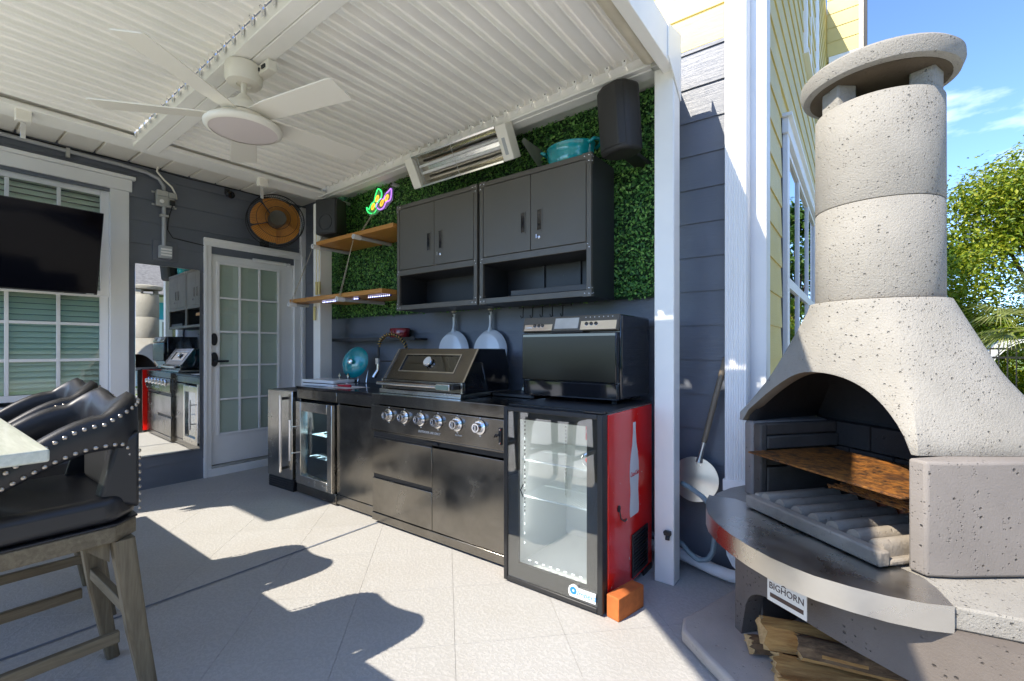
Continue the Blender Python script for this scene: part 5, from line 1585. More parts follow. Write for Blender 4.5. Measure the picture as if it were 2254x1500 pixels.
ho = thing("garden_hose", "short grey garden hose with brass coupling and yellow tap by the dark siding", "hose", (4.35, -0.15, 0.1))
MB().tube(resample([(4.0, -0.16, 0.17), (4.22, -0.17, 0.16), (4.26, -0.18, 0.125), (4.31, -0.19, 0.10), (4.36, -0.19, 0.115), (4.385, -0.19, 0.16), (4.392, -0.185, 0.22), (4.392, -0.18, 0.30)], 30), 0.0135, 12).build("hose", "hose_grey", ho, smooth=180)
MB().lathe([(0.013, 0.0), (0.017, 0.0), (0.017, 0.035), (0.021, 0.036), (0.021, 0.05), (0.016, 0.052), (0.016, 0.065), (0.021, 0.066), (0.021, 0.08), (0.014, 0.082), (0.014, 0.10)], 18, Matrix.Translation((4.392, -0.18, 0.295))).build("coupling", "brass", ho, smooth=35)
MB().lathe([(0.0, 0.0), (0.021, 0.0), (0.021, 0.01), (0.0, 0.01)], 16, axis_y((4.425, -0.175, 0.265)), close=False).tube([(4.41, -0.18, 0.345), (4.418, -0.18, 0.28)], 0.002, 5).build("cap", "yellow_plastic", ho, smooth=40)
h2 = thing("steel_hose", "grey hose end with a steel clamp beside the oven shelf", "hose", (4.35, -0.3, 0.5))
MB().tube(resample([(4.236, -0.22, 0.505), (4.29, -0.26, 0.500), (4.37, -0.33, 0.485), (4.42, -0.385, 0.468)], 14), 0.013, 10).build("hose", "hose_grey", h2, smooth=180)
MB().lathe([(0.014, 0), (0.022, 0.002), (0.022, 0.014), (0.015, 0.016), (0.015, 0.024), (0.022, 0.026), (0.022, 0.04), (0.012, 0.042)], 16, frame((4.415, -0.38, 0.47), (0, 0, 1), (0.7, -0.6, 0))).build("clamp", "chrome", h2, smooth=35)

# ------------------------------------------------------------------ concrete garden fireplace
OV = thing("garden_fireplace", "concrete garden fireplace with arched hood round chimney and curved steel shelf", "fireplace", (4.877, -0.637, 0), rz=math.atan2(-0.65, 0.76))
CC = Vector((0.001, 0.273))
corners = [Vector((-0.438, 0.0)), Vector((0.335, 0.025)), Vector((0.47, 0.55)), Vector((-0.56, 0.55))]


def ring_point(phi, pts=corners):
    d = Vector((math.cos(phi), math.sin(phi)))
    best = None
    for i in range(len(pts)):
        a, b = pts[i], pts[(i + 1) % len(pts)]
        e = b - a
        den = d.x * e.y - d.y * e.x
        if abs(den) < 1e-9:
            continue
        w = a - CC
        t = (w.x * e.y - w.y * e.x) / den
        s = (w.x * d.y - w.y * d.x) / den
        if t > 0 and -1e-6 <= s <= 1 + 1e-6 and (best is None or t < best[0]):
            best = (t, i)
    return CC + d * best[0], best[1]


ANG = []
NF = 40
for k in range(NF + 1):                       # the front edge gets an even spread of points
    p = corners[0].lerp(corners[1], k / NF) - CC
    ANG.append((math.atan2(p.y, p.x), 0))
a_start, a_end = ANG[-1][0], ANG[0][0] + 2 * math.pi
NB = 56
for k in range(1, NB):
    ANG.append((a_start + (a_end - a_start) * k / NB, 1))
vs, fs = [], []
rows = 15
ZB, ZT, RT = 0.892, 1.412, 0.222
BL = []
for (phi, sec) in ANG:
    B, _ = ring_point(phi)
    if sec:                                   # round the rear corners a little
        r_ = (B - CC).length
        B = CC + (B - CC) * (1 - 0.10 * max(0, (r_ - 0.42) / 0.3))
    BL.append(B)
BS = [b.copy() for b in BL]
for _ in range(12):
    BS = [(BS[i - 1] + BS[i] * 2 + BS[(i + 1) % len(BS)]) / 4 for i in range(len(BS))]
for iB, (phi, sec) in enumerate(ANG):
    B = BL[iB]
    T = CC + Vector((math.cos(phi), math.sin(phi))) * RT
    zlow = ZB
    if not sec:
        q = (B.x + 0.052) / 0.362
        if abs(q) < 1:
            zlow = ZB + 0.245 * (1 - abs(q) ** 2.2) ** 0.62
    for r in range(rows):
        t = r / (rows - 1)
        z = zlow + (ZT - zlow) * t
        s = max(0.0, (z - (ZB + 0.035)) / (ZT - ZB - 0.035))
        p = B.lerp(BS[iB], min(1.0, s * 2.2)).lerp(T, s ** 0.96)
        vs.append((p.x, p.y, z))
nA = len(ANG)
for i in range(nA):
    j = (i + 1) % nA
    for r in range(rows - 1):
        fs.append((i * rows + r, j * rows + r, j * rows + r + 1, i * rows + r + 1))
hood = MB().add(vs, fs).build("hood", ["concrete_light", "concrete_soot", "concrete_rim"], OV, smooth=50)
so = hood.modifiers.new("shell", 'SOLIDIFY')
so.thickness = 0.042
so.offset = -1
so.material_offset = 1
so.material_offset_rim = 2
bvh = hood.modifiers.new("bevel", 'BEVEL')
bvh.width = 0.009
bvh.segments = 2
bvh.limit_method = 'ANGLE'
bvh.angle_limit = R(50)
C3 = Matrix.Translation((CC.x, CC.y, 0))
for (za, zb) in ((1.4145, 1.777), (1.7795, 2.165)):
    MB().lathe([(0.150, za), (0.2025, za), (0.2045, za + 0.003), (0.2035, zb - 0.003), (0.2015, zb), (0.150, zb), (0.148, za)], 64, C3, close=False).build("chimney_ring", "concrete_light", OV, smooth=40)
for k in range(3):
    a = R(-100.5 + 120 * k)
    MM = C3 @ Matrix.Rotation(a, 4, 'Z')
    MB().box(0.115, 0.192, -0.045, 0.045, 2.163, 2.252, MM).build("cap_pillar", "concrete_light", OV, bevel=0.008)
MB().lathe([(0.0, 2.250), (0.232, 2.250), (0.246, 2.256), (0.257, 2.285), (0.256, 2.308), (0.244, 2.320), (0.19, 2.327), (0.0, 2.330)], 64, C3, close=False).build("chimney_cap", "concrete_light", OV, smooth=40)
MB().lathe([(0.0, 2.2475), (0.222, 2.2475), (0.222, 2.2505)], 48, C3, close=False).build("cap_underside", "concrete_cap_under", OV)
MB().lathe([(0.149, 1.42), (0.149, 2.16)], 40, C3, close=False).build("flue_lining", "concrete_soot", OV, smooth=60)

# fire box walls, back blocks and ledges
MB().prism([(0.345, -0.028), (0.398, -0.028), (0.425, 0.05), (0.515, 0.50), (0.44, 0.50), (0.345, 0.20)], 0.546, 0.8915).build("side_wall", "concrete_grey", OV, bevel=0.009, seg=3)
MB().prism([(-0.425, 0.012), (-0.365, 0.012), (-0.365, 0.44), (-0.52, 0.50)], 0.546, 0.8915).build("side_wall", "concrete_grey", OV, bevel=0.016, seg=3)
MB().box(-0.50, 0.50, 0.505, 0.545, 0.546, 0.90).build("back_wall", "concrete_soot", OV)
for j in range(3):
    for i in range(4):
        xa = -0.36 + 0.20 * i - (0.1 if j % 2 else 0)
        xb = min(0.435, xa + 0.194)
        xa = max(-0.36, xa)
        if xb - xa > 0.03:
            MB().box(xa, xb, 0.44, 0.5035, 0.548 + 0.115 * j, 0.657 + 0.115 * j).build("fire_block", "concrete_soot", OV, bevel=0.004)
for (za, zb, dx) in ((0.548, 0.690, 0.0), (0.696, 0.762, 0.012), (0.774, 0.832, 0.0), (0.836, 0.888, 0.010)):
    for s_ in (0, 1):
        if s_ == 0:
            MB().box(-0.3645, -0.315 - dx, 0.05, 0.4395, za, zb).build("lining_block", "concrete_smoked", OV, bevel=0.006)
        else:
            MB().box(0.30 + dx, 0.3445, 0.06, 0.4395, za, zb).build("lining_block", "concrete_smoked", OV, bevel=0.006)
MB().box(-0.3645, -0.318, 0.014, 0.0495, 0.548, 0.888).build("lining_post", "concrete_smoked", OV, bevel=0.008)
# fire grate with ridges
gt_ = MB().box(-0.255, 0.33, -0.118, -0.075, 0.550, 0.600).box(-0.255, 0.33, -0.075, 0.29, 0.550, 0.570).box(-0.255, -0.225, -0.0752, 0.29, 0.5702, 0.606).build("fire_grate", "concrete_grate", OV, bevel=0.007)
for k in range(7):
    c0 = -0.195 + 0.079 * k
    pts = [(c0 + 0.030 * math.cos(a) + 0.008 * math.sin(a), 0.5705 + 0.050 * math.sin(a) ** 0.8) for a in [math.pi * q / 10 for q in range(11)]]
    MB().prism(pts, -0.0745, 0.288, 'y').build("grate_ridge", "concrete_grate", gt_, smooth=60)
rb_ = MB().box(-0.10, 0.10, -0.03, 0.03, 0, 0.095).build("fire_brick", "firebrick_red", OV, bevel=0.004)
rb_.location = (0.02, 0.335, 0.57)
rb_.rotation_euler = (R(-6), 0, R(-4))
rk = MB()
for k in range(12):
    yy = 0.02 + 0.03 * k
    rk.tube([(0.02, yy, 0.712), (0.342, yy, 0.712)], 0.005, 5)
for xx in (0.03, 0.30):
    rk.tube([(xx, 0.015, 0.706), (xx, 0.37, 0.706)], 0.005, 5)
rk.build("wire_rack", "rusty_iron", OV)
MB().box(-0.315, 0.345, -0.055, 0.375, 0.7635, 0.7705).build("griddle_plate", "rusty_iron", OV, bevel=0.001)

# table slab, steel shelf, base
curve = [(-0.43, -0.165), (-0.35, -0.239), (-0.285, -0.285), (-0.209, -0.327), (-0.11, -0.360), (-0.01, -0.379), (0.09, -0.385), (0.185, -0.381), (0.255, -0.366), (0.317, -0.345), (0.392, -0.297), (0.455, -0.244), (0.505, -0.185), (0.534, -0.125)]
slab = [(-0.56, 0.14), (-0.53, 0.02), (-0.47, -0.10)] + [(x * 0.985, y * 0.97) for x, y in curve] + [(0.64, 0.02), (0.75, 0.30), (0.76, 0.62), (-0.58, 0.62)]
MB().prism(slab, 0.478, 0.5405).build("table_slab", "concrete_light", OV, bevel=0.006)
top = curve + [(0.455, -0.068), (0.40, -0.040), (-0.10, -0.040), (-0.36, -0.085)]
MB().prism(top, 0.541, 0.5455).build("steel_shelf", "shelf_steel", OV)
vs, fs = [], []
for (x, y) in curve:
    n_ = Vector((x - 0.05, y - 0.1)).normalized() * 0.004
    vs += [(x + n_.x, y + n_.y, 0.5465), (x + n_.x, y + n_.y, 0.474), (x, y, 0.474), (x, y, 0.5465)]
for i in range(len(curve) - 1):
    o = 4 * i
    for a, b in ((0, 1), (1, 2), (2, 3), (3, 0)):
        fs.append((o + a, o + 4 + a, o + 4 + b, o + b))
MB().add(vs, fs).build("shelf_lip", "lip_steel", OV, smooth=40)
basef = [(-0.215, -0.200), (-0.10, -0.215), (0.0, -0.218), (0.1, -0.215), (0.2, -0.208), (0.3, -0.195), (0.42, -0.170), (0.56, -0.12), (0.66, -0.06)]


def arch_z(x):
    q = (x - 0.30) / 0.44
    return 0.065 if abs(q) >= 1 else 0.065 + 0.225 * (1 - abs(q) ** 5) ** 0.5


vs, fs = [], []
NBc = 60
xs_ = [-0.215 + (0.66 + 0.215) * i / NBc for i in range(NBc + 1)]
for x in xs_:
    for a, b in zip(basef[:-1], basef[1:]):
        if a[0] <= x <= b[0] + 1e-9:
            yb_ = a[1] + (b[1] - a[1]) * (x - a[0]) / (b[0] - a[0])
            break
    zl_ = 0.06 if x < -0.16 or x > 0.62 else arch_z(x) if abs((x - 0.23) / 0.39) >= 1 else 0.06 + 0.235 * (1 - abs((x - 0.23) / 0.39) ** 6) ** 0.4
    vs += [(x, yb_, 0.4775), (x, yb_, zl_), (x, yb_ + 0.075, zl_), (x, yb_ + 0.075, 0.4775)]
for i in range(NBc):
    o = 4 * i
    for a, b in ((0, 1), (1, 2), (2, 3), (3, 0)):
        fs.append((o + a, o + 4 + a, o + 4 + b, o + b))
fs += [(0, 1, 2, 3), (4 * NBc, 4 * NBc + 3, 4 * NBc + 2, 4 * NBc + 1)]
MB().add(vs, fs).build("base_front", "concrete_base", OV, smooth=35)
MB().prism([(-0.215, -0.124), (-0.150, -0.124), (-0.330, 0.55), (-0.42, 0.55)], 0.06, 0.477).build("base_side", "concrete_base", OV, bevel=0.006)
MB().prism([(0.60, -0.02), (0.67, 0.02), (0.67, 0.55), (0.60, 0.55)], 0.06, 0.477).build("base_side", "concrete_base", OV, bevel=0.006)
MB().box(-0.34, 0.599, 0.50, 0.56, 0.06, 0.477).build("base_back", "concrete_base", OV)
pad = [(-0.33, -0.37), (-0.255, -0.425), (-0.10, -0.43), (0.60, -0.42), (0.95, -0.30), (0.95, 0.62), (-0.55, 0.62), (-0.55, 0.2), (-0.50, 0.02), (-0.41, -0.18), (-0.345, -0.33)]
MB().prism(pad, 0.0015, 0.0595).build("base_pad", "concrete_pad", OV, bevel=0.015, seg=3)
# maker plate hung on the lip
pa, pb = Vector((0.072, -0.3905)), Vector((0.212, -0.3825))
PLM = frame((0.176, -0.312, 0.412), (0.14, 0.020, 0), (0, 0, 1))
plq = MB().box(-0.072, 0.072, -0.050, 0.070, 0.0, 0.004, PLM).build("maker_plate", "sign_cream", OV, bevel=0.001)
textmesh("lettering", "BIGHORN", 0.031, "sign_brown", plq, PLM @ Matrix.Translation((0.0, 0.004, 0.0046)) @ Matrix.Scale(0.93, 4, (1, 0, 0)))
MB().box(-0.060, 0.062, -0.034, -0.020, 0.0042, 0.0052, PLM).build("maker_bar", "sign_brown", plq)
for s_ in (-1, 1):
    pts = [PLM @ Vector((s_ * (0.012 + 0.018 * math.cos(a)) - 0.008, 0.030 + 0.010 * math.sin(a), 0.0048)) for a in [0.3 + 4.2 * q / 9 for q in range(10)]]
    MB().tube(pts, 0.0016, 4).build("emblem_horn", "sign_brown", plq)

# firewood
wrot = OV.matrix_basis.copy()
bpy.context.view_layer.update()
OW = OV.matrix_world.copy()


def dense(poly, k=4):
    out = []
    for i in range(len(poly)):
        a, b = poly[i], poly[(i + 1) % len(poly)]
        for j in range(k):
            out.append((a[0] + (b[0] - a[0]) * j / k, a[1] + (b[1] - a[1]) * j / k))
    return out


def log(u0, b0, z0, L, r, rz, poly, mats, label, tilt=0.0, seed=0):
    q = random.Random(seed)
    vs, fs = [], []
    poly = dense(poly)
    n, m = len(poly), 18
    groove = [q.uniform(-0.045, 0.035) for _ in poly]
    for i in range(m):
        s = i / (m - 1)
        for pk_, (a, b) in enumerate(poly):
            w = 1 + groove[pk_] + 0.014 * q.uniform(-1, 1) + 0.05 * math.sin(s * 7 + seed + pk_ * 0.4)
            e = q.uniform(-0.012, 0.012) if i in (0, m - 1) else 0
            vs.append(((s - 0.5) * L + e, a * r * w + 0.010 * math.sin(s * 5 + seed), b * r * w))
    for i in range(m - 1):
        for k in range(n):
            fs.append((i * n + k, i * n + (k + 1) % n, (i + 1) * n + (k + 1) % n, (i + 1) * n + k))
    fs += [tuple(range(n))[::-1], tuple(range((m - 1) * n, m * n))]
    zmin = min(v[2] for v in vs)
    o = MB().add(vs, fs).build("firewood_log", mats[0], None, smooth=38)
    for mm in mats[1:]:
        o.data.materials.append(MATS[mm])
    for p in o.data.polygons:
        nx = abs(p.normal.x)
        if nx > 0.7 and len(mats) > 1:
            p.material_index = 1
        elif len(mats) > 2 and p.normal.z < -0.1:
            p.material_index = 2
    o.matrix_world = OW @ Matrix.Translation((u0, b0, z0)) @ Matrix.Rotation(R(rz), 4, 'Z') @ Matrix.Rotation(R(tilt), 4, 'Y')
    tag(o, label, "firewood", "firewood logs under the fireplace")
    return o


wedge = [(-1.0, -0.62), (-0.45, -0.85), (0.2, -0.95), (0.8, -0.75), (1.05, -0.2), (0.85, 0.35), (0.1, 0.75), (-0.6, 0.5)]
half = [(-1.0, -0.5), (-0.3, -0.6), (0.4, -0.6), (1.0, -0.45), (1.0, 0.05), (0.5, 0.55), (-0.2, 0.7), (-0.85, 0.35)]
LG = ("log_wood", "log_pale", "log_bark")
log(0.000, -0.10, 0.096, 0.34, 0.040, 70, half, ("log_bark", "log_pale", "log_bark"), "short barked firewood log at the left of the pile under the fireplace", seed=1)
log(0.085, -0.095, 0.185, 0.36, 0.062, 62, wedge, LG, "pale split firewood log on top of the pile under the fireplace", seed=2)
log(0.085, -0.03, 0.105, 0.36, 0.050, 66, half, ("log_bark", "log_pale", "log_bark"), "barked firewood log below the pale split one", seed=7)
log(0.175, -0.13, 0.112, 0.34, 0.055, 58, wedge, LG, "dark split firewood log in the middle of the pile under the fireplace", seed=3)
log(0.215, -0.06, 0.190, 0.36, 0.050, 56, half, LG, "narrow firewood log lying across the middle of the pile", seed=8)
log(0.280, -0.20, 0.108, 0.36, 0.056, 52, half, LG, "wide split firewood log at the front right of the pile", seed=4)
log(0.36, -0.07, 0.112, 0.36, 0.058, 54, wedge, LG, "split firewood log farthest right under the fireplace", seed=5)

# ------------------------------------------------------------------ bar table and stools
tb = thing("bar_table", "counter height table with a pale marbled top at the left edge", "table", (1.7, -2.95, 0))
TZ = 0.985
bx("table_top", "table_top", tb, 0.45, 3.415, -3.45, -2.540, TZ - 0.032, TZ, bevel=0.005)
bx("apron", "stool_wood_x", tb, 0.70, 3.10, -3.30, -2.95, TZ - 0.115, TZ - 0.033)
for xx in (0.75, 3.00):
    for yy in (-3.27, -3.0):
        bx("leg", "stool_wood", tb, xx, xx + 0.07, yy, yy + 0.07, 0.0, TZ - 0.116)


def stool(label, x, y, rz):
    t = thing("bar_stool", label, "stool", (x, y, 0), rz=rz, group="leather bar stools at the table")
    SW, SB, SFr = 0.262, 0.245, -0.275        # half width, back, front
    seat = [(-SW, SFr + 0.05), (-SW + 0.03, SFr), (SW - 0.03, SFr), (SW, SFr + 0.05), (SW, SB - 0.08), (SW - 0.06, SB - 0.01), (0, SB), (-SW + 0.06, SB - 0.01), (-SW, SB - 0.08)]
    MB().prism(seat, 0.672, 0.758).build("seat", "black_leather", t, bevel=0.026, seg=4)
    MB().prism([(p[0] * 1.015, p[1] * 1.015) for p in seat], 0.664, 0.6715).build("piping", "black_leather", t, bevel=0.003)
    MB().prism(seat, 0.612, 0.6635).build("seat_frame", "stool_wood_x", t, bevel=0.004)
    for sx in (-1, 1):
        for (yy, dy) in ((SB - 0.055, 0.085), (SFr + 0.05, -0.03)):
            vs = []
            for (z, w, off) in ((0.611, 0.030, 0.0), (0.30, 0.027, 0.45), (0.0, 0.021, 1.0)):
                cx_, cy_ = sx * (SW - 0.035), yy + dy * off
                c = 0.008
                vs += [(cx_ - w + c, cy_ - w, z), (cx_ + w - c, cy_ - w, z), (cx_ + w, cy_ - w + c, z), (cx_ + w, cy_ + w - c, z), (cx_ + w - c, cy_ + w, z), (cx_ - w + c, cy_ + w, z), (cx_ - w, cy_ + w - c, z), (cx_ - w, cy_ - w + c, z)]
            fs = [(i * 8 + k, i * 8 + (k + 1) % 8, i * 8 + 8 + (k + 1) % 8, i * 8 + 8 + k) for i in range(2) for k in range(8)]
            fs += [tuple(range(8))[::-1], tuple(range(16, 24))]
            MB().add(vs, fs).build("leg", "stool_wood", t, bevel=0.002)
        xx = sx * (SW - 0.035)
        MB().box(xx - 0.011, xx + 0.011, SFr + 0.065, SB - 0.062, 0.275, 0.312).build("stretcher", "stool_wood_y", t, bevel=0.003)
    MB().box(-SW + 0.062, SW - 0.062, SB - 0.045, SB - 0.022, 0.345, 0.385).build("stretcher", "stool_wood_x", t, bevel=0.003)
    MB().box(-SW + 0.062, SW - 0.062, SFr + 0.028, SFr + 0.056, 0.275, 0.320).build("foot_rest", "stool_wood_x", t, bevel=0.003)
    for sx in (-1, 1):
        MB().prism([(SB - 0.085, 0.54), (SB - 0.16, 0.611), (SB - 0.085, 0.611)], sx * (SW - 0.045) - 0.009, sx * (SW - 0.045) + 0.009, 'x').build("corner_brace", "stool_wood", t)
    # wrap around back and sloping arms as one padded band
    path = []
    rc_ = 0.11
    xs0, yb0, yf0 = SW - 0.004, SB + 0.004, SFr + 0.02
    for k in range(13):
        path.append((xs0, yf0 + (yb0 - rc_ - yf0) * k / 12))
    for k in range(1, 9):
        a = math.pi / 2 * k / 8
        path.append((xs0 - rc_ + rc_ * math.cos(a), yb0 - rc_ + rc_ * math.sin(a)))
    nb = 12
    for k in range(1, nb):
        path.append((xs0 - rc_ - (2 * (xs0 - rc_)) * k / nb, yb0))
    path = path + [(-p[0], p[1]) for p in path[:21][::-1]]
    m = len(path)

    def heights(i):
        j = min(i, m - 1 - i)                # symmetric
        if j <= 12:
            s = j / 12
            e = s * s * (3 - 2 * s)
            return 0.830 + 0.190 * e, 0.765 + 0.140 * e
        if j <= 20:
            s = (j - 12) / 8
            return 1.020 + 0.064 * math.sin(s * math.pi / 2), 0.905 if s < 0.35 else 0.905 - 0.20 * min(1, (s - 0.35) / 0.4)
        s = (j - 20) / (m / 2 - 20)
        return 1.084 - 0.030 * math.sin(min(1, s) * math.pi / 2) , 0.70
    vs, fs = [], []
    K = 12
    nails_o, nails_i = [], []
    for i, (px_, py_) in enumerate(path):
        a = Vector(path[max(i - 1, 0)])
        b = Vector(path[min(i + 1, m - 1)])
        td = (b - a).normalized()
        nrm = Vector((td.y, -td.x))           # outwards
        if i == 0:
            nrm = Vector((1, 0))
        top_, bot_ = heights(i)
        th = 0.030
        wid = 0.050 if min(i, m - 1 - i) > 12 else 0.050
        for k in range(K):
            ang = 2 * math.pi * k / K
            cx_, cz_ = math.cos(ang), math.sin(ang)
            hh = (top_ - bot_) / 2
            sq = lambda v: math.copysign(abs(v) ** 0.55, v)
            ox = sq(cx_) * th - 0.026
            oz = (top_ + bot_) / 2 + sq(cz_) * hh
            vs.append((px_ + nrm.x * ox, py_ + nrm.y * ox, oz))
        nails_o.append((Vector((px_, py_, top_ - 0.030)) + Vector((nrm.x, nrm.y, 0)) * 0.0035, Vector((nrm.x, nrm.y, 0))))
        if bot_ > 0.78:
            nails_i.append((Vector((px_, py_, bot_ + 0.018)) + Vector((nrm.x, nrm.y, 0)) * 0.0025, Vector((nrm.x, nrm.y, 0))))
    for i in range(m - 1):
        for k in range(K):
            fs.append((i * K + k, i * K + (k + 1) % K, (i + 1) * K + (k + 1) % K, (i + 1) * K + k))
    fs += [tuple(range(K)), tuple(range((m - 1) * K, m * K))]
    band = MB().add(vs, fs).build("backrest", "black_leather", t, smooth=70)
    MB().box(-0.15, 0.15, SB - 0.075, SB - 0.028, 0.752, 0.98).build("back_cushion", "black_leather", t, bevel=0.03, seg=4)
    # nail heads
    nl = MB()

    def heads(row):
        pts = [p for p, _ in row]
        L = [0]
        for a, b in zip(pts[:-1], pts[1:]):
            L.append(L[-1] + (b - a).length)
        d = 0.012
        while d < L[-1]:
            for j in range(len(pts) - 1):
                if L[j + 1] >= d:
                    w = (d - L[j]) / max(1e-9, L[j + 1] - L[j])
                    c = pts[j].lerp(pts[j + 1], w)
                    nn = row[j][1].lerp(row[j + 1][1], w).normalized()
                    up = Vector((0, 0, 1))
                    M4 = frame(c, tuple(up.cross(nn)), (0, 0, 1))
                    nl.lathe([(0.0070, -0.001), (0.0066, 0.0015), (0.0048, 0.0035), (0.0, 0.0042)], 8, M4, close=False)
                    break
            d += 0.024
    heads(nails_o)
    half_ = len(nails_i) // 2
    heads(nails_i[:half_])
    heads(nails_i[half_:])
    for sx in (-1, 1):
        vert = [(Vector((sx * (SW - 0.035), SB - 0.008, 0.90 - 0.02 * k)), Vector((sx * 0.6, 0.8, 0))) for k in range(12)]
        heads(vert)
    nl.build("nailhead_trim", "nickel", t, kind="stuff", smooth=60)
    # side post that ties the back to the seat
    for sx in (-1, 1):
        MB().prism([(SB - 0.115, 0.752), (SB - 0.01, 0.70), (SB - 0.01, 0.96), (SB - 0.075, 0.92)], sx * (SW - 0.066) - 0.018, sx * (SW - 0.040) + 0.018, 'x').build("back_post", "black_leather", t, bevel=0.012, seg=3)
    return t


stool("black leather bar stool with studded arms nearest the camera", 2.842, -2.515, R(1.0))
stool("black leather bar stool with studded arms farther along the table", 1.998, -2.440, R(-1.0))

# ------------------------------------------------------------------ garden: trees, palm, fence, neighbour
def tree(name, label, x, y, h, r, z_low, leafm, seed, n=9000, leaf=0.10):
    q = random.Random(seed)
    t = thing(name, label, "tree", (x, y, -0.05), rz=0)
    tr = MB().tube([(0, 0, 0), (0.05, 0.03, h * 0.25), (-0.04, 0.05, h * 0.5), (0.02, 0, h * 0.85)], [h * 0.030, h * 0.024, h * 0.017, h * 0.005], 10)
    cl = []
    for k in range(80):
        th = q.uniform(0, 2 * math.pi)
        v = q.uniform(0, 1)
        zz = z_low + (h - z_low) * v
        env = r * (0.45 + 0.75 * math.sin(math.pi * min(1, (v * 0.80 + 0.16)))) * (1.0 - 0.55 * v ** 2.5)
        rr = env * q.uniform(0.35, 0.95)
        cl.append((Vector((rr * math.cos(th), rr * math.sin(th), zz)), q.uniform(0.22, 0.40) * r))
    for c, s in cl[:18]:
        tr.tube([(0, 0, max(0.3, c.z * 0.55)), tuple(c * 0.55 + Vector((0, 0, c.z * 0.33))), tuple(c)], [h * 0.010, h * 0.006, h * 0.002], 6)
    tr.build("trunk", "bark", t, smooth=60)
    vs, fs = [], []
    for k in range(n):
        c, s = q.choice(cl)
        d = Vector((q.gauss(0, 1), q.gauss(0, 1), q.gauss(0, 0.75))).normalized() * s * (q.random() ** 0.45)
        p = c + d
        nn = (d.normalized() * 0.6 + Vector((q.gauss(0, 0.6), q.gauss(0, 0.6), 0.7 + q.gauss(0, 0.5)))).normalized()
        tt = nn.orthogonal().normalized()
        tt = Matrix.Rotation(q.uniform(0, 6.28), 3, nn) @ tt
        b = nn.cross(tt)
        L = leaf * q.uniform(0.6, 1.2)
        o = len(vs)
        vs += [tuple(p - tt * L), tuple(p - b * L * 0.45), tuple(p + tt * L - nn * L * 0.25), tuple(p + b * L * 0.45)]
        fs.append((o, o + 1, o + 2, o + 3))
    mb = MB()
    mb.v, mb.f = vs, fs
    mb.build("crown", leafm, t, recalc=False)
    return t


tree("shade_tree", "yellow green leafy tree beyond the garden fence at the right", 8.6, 14.6, 5.8, 3.0, 0.1, "tree_leaf", 3, 85000, 0.064)
tree("shade_tree", "green leafy tree hidden behind the chimney and mirrored in the side window", 5.9, 15.5, 6.0, 1.6, 0.7, "tree_leaf_green", 4, 9000, 0.11)
tree("shade_tree", "green leafy tree at the far right corner of the garden", 11.5, 13.0, 7.0, 2.4, 0.9, "tree_leaf_green", 5, 9000, 0.12)
tree("shade_tree", "broad leafy tree on the lawn behind the camera", 13.0, -9.0, 6.0, 2.6, 1.0, "tree_leaf_green", 6, 6000, 0.16)

pm = thing("palm", "low fan palm with arching pale fronds beside the iron fence", "palm", (7.28, 7.5, -0.05), rz=0)
MB().tube([(0, 0, 0), (0.02, 0.0, 0.8), (0, 0.02, 1.6)], [0.13, 0.11, 0.10], 12).build("trunk", "bark", pm, smooth=60)
qf = random.Random(9)
for k in range(26):
    th = 2 * math.pi * k / 26 * 3.0 + qf.uniform(-0.2, 0.2)
    el = R(qf.uniform(-25, 75))
    Lst = qf.uniform(0.45, 0.75)
    d = Vector((math.cos(th) * math.cos(el), math.sin(th) * math.cos(el), math.sin(el)))
    p0 = Vector((0, 0, 1.6))
    p1 = p0 + d * Lst
    fr = MB()
    fr.tube([p0, p0.lerp(p1, 0.5), p1], [0.012, 0.009, 0.006], 5)
    sidev = d.cross(Vector((0, 0, 1))).normalized()
    upv = sidev.cross(d)
    for j in range(26):
        a = R(-78 + 156 * j / 25)
        dd_ = (d * math.cos(a) + sidev * math.sin(a)).normalized()
        Lf = 0.52 * (0.75 + 0.25 * math.cos(a)) * qf.uniform(0.9, 1.1)
        w = 0.013
        sd_ = dd_.cross(upv).normalized() * w
        pts = []
        for s in (0, 0.55, 1.0):
            c = p1 + dd_ * Lf * s - Vector((0, 0, 1)) * (0.24 * s * s)
            pts.append((c, 1 - s * 0.85))
        o = len(fr.v)
        for c, q_ in pts:
            fr.v += [tuple(c - sd_ * q_), tuple(c + sd_ * q_)]
        fr.f += [(o, o + 1, o + 3, o + 2), (o + 2, o + 3, o + 5, o + 4)]
    fr.build("frond", "palm_leaf", pm, recalc=False)

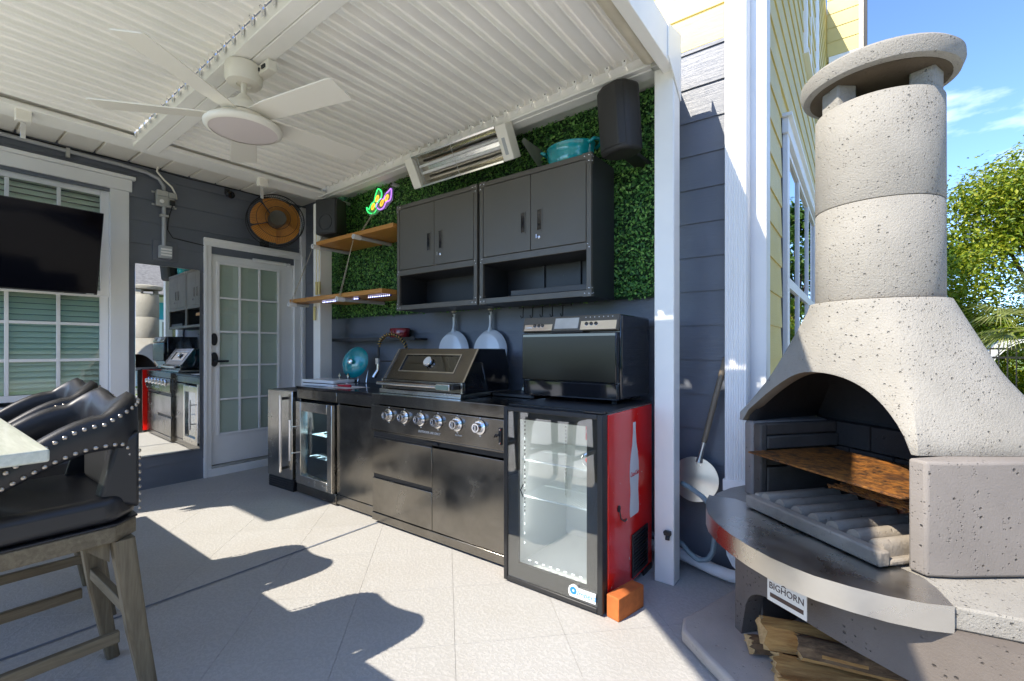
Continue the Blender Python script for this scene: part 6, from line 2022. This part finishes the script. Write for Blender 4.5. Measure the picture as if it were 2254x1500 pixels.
fe = thing("iron_fence", "black iron garden fence behind the fireplace at the right edge", "fence", (8.0, 9.2, -0.05), rz=0)
for zz in (0.25, 1.12, 1.28):
    MB().box(-4.0, 4.0, -0.015, 0.015, zz - 0.018, zz + 0.018).build("rail", "iron_black", fe)
pk = MB().box(-0.008, 0.008, -0.008, 0.008, 0.05, 1.36).build("picket", "iron_black", fe)
pk.location = (-3.95, 0, 0)
for k in range(1, 72):
    inst(pk, (-3.95 + 0.11 * k, 0, 0), fe)
for xx in (-4.0, -1.4, 1.2, 3.8):
    MB().box(xx - 0.03, xx + 0.03, -0.03, 0.03, 0, 1.48).build("post", "iron_black", fe)

gh = thing("garden_tunnel", "white arched hoop shelter behind the iron fence", "shelter", (7.6, 11.0, -0.05), rz=0)
pts = [(0.75 * math.cos(a), 1.45 * math.sin(a)) for a in [math.pi * q / 18 for q in range(19)]]
outer = pts + [(p[0] * 0.97, p[1] * 0.975) for p in pts[::-1]]
MB().prism(outer, -0.9, 0.9, 'y').build("cover", "white_fence", gh, smooth=40)
for yy in (-0.9, 0.0, 0.9):
    MB().tube([(p[0] * 1.01, yy, p[1] * 1.01) for p in pts], 0.018, 6).build("hoop", "zinc", gh, smooth=60)

nh = thing("neighbour_house", "turquoise neighbouring house with pale siding and grey roof seen in the mirror", "house", (19, -2, -0.05), rz=0)
MB().box(-4, 5, -7, 9, 0, 3.2).build("wall", "siding_pale", nh)
MB().box(-4.04, -4.0, -7, 9, 1.2, 2.9).build("band", "teal_siding", nh)
MB().prism([(-5.0, 3.1), (6, 3.1), (0.5, 6.0)], -7.6, 9.6, 'y').build("roof", "roof_shingle", nh)
for yy in (-5, -1, 4, 7):
    wn_ = MB().box(-4.10, -4.041, yy, yy + 1.1, 1.0, 2.3).build("window", "white_trim", nh)
    MB().box(-4.12, -4.101, yy + 0.08, yy + 1.02, 1.08, 2.22).build("pane", "side_window_glass", wn_)
nh2 = thing("garden_shed", "pale blue garden building on the lawn behind the camera", "shed", (6.5, -16, -0.05), rz=0)
MB().box(-4, 5, -3, 3, 0, 2.9).build("wall", "teal_siding", nh2)
MB().prism([(-3.6, 2.85), (3.6, 2.85), (0.0, 4.6)], -4.5, 5.5, 'x').build("roof", "roof_shingle", nh2)
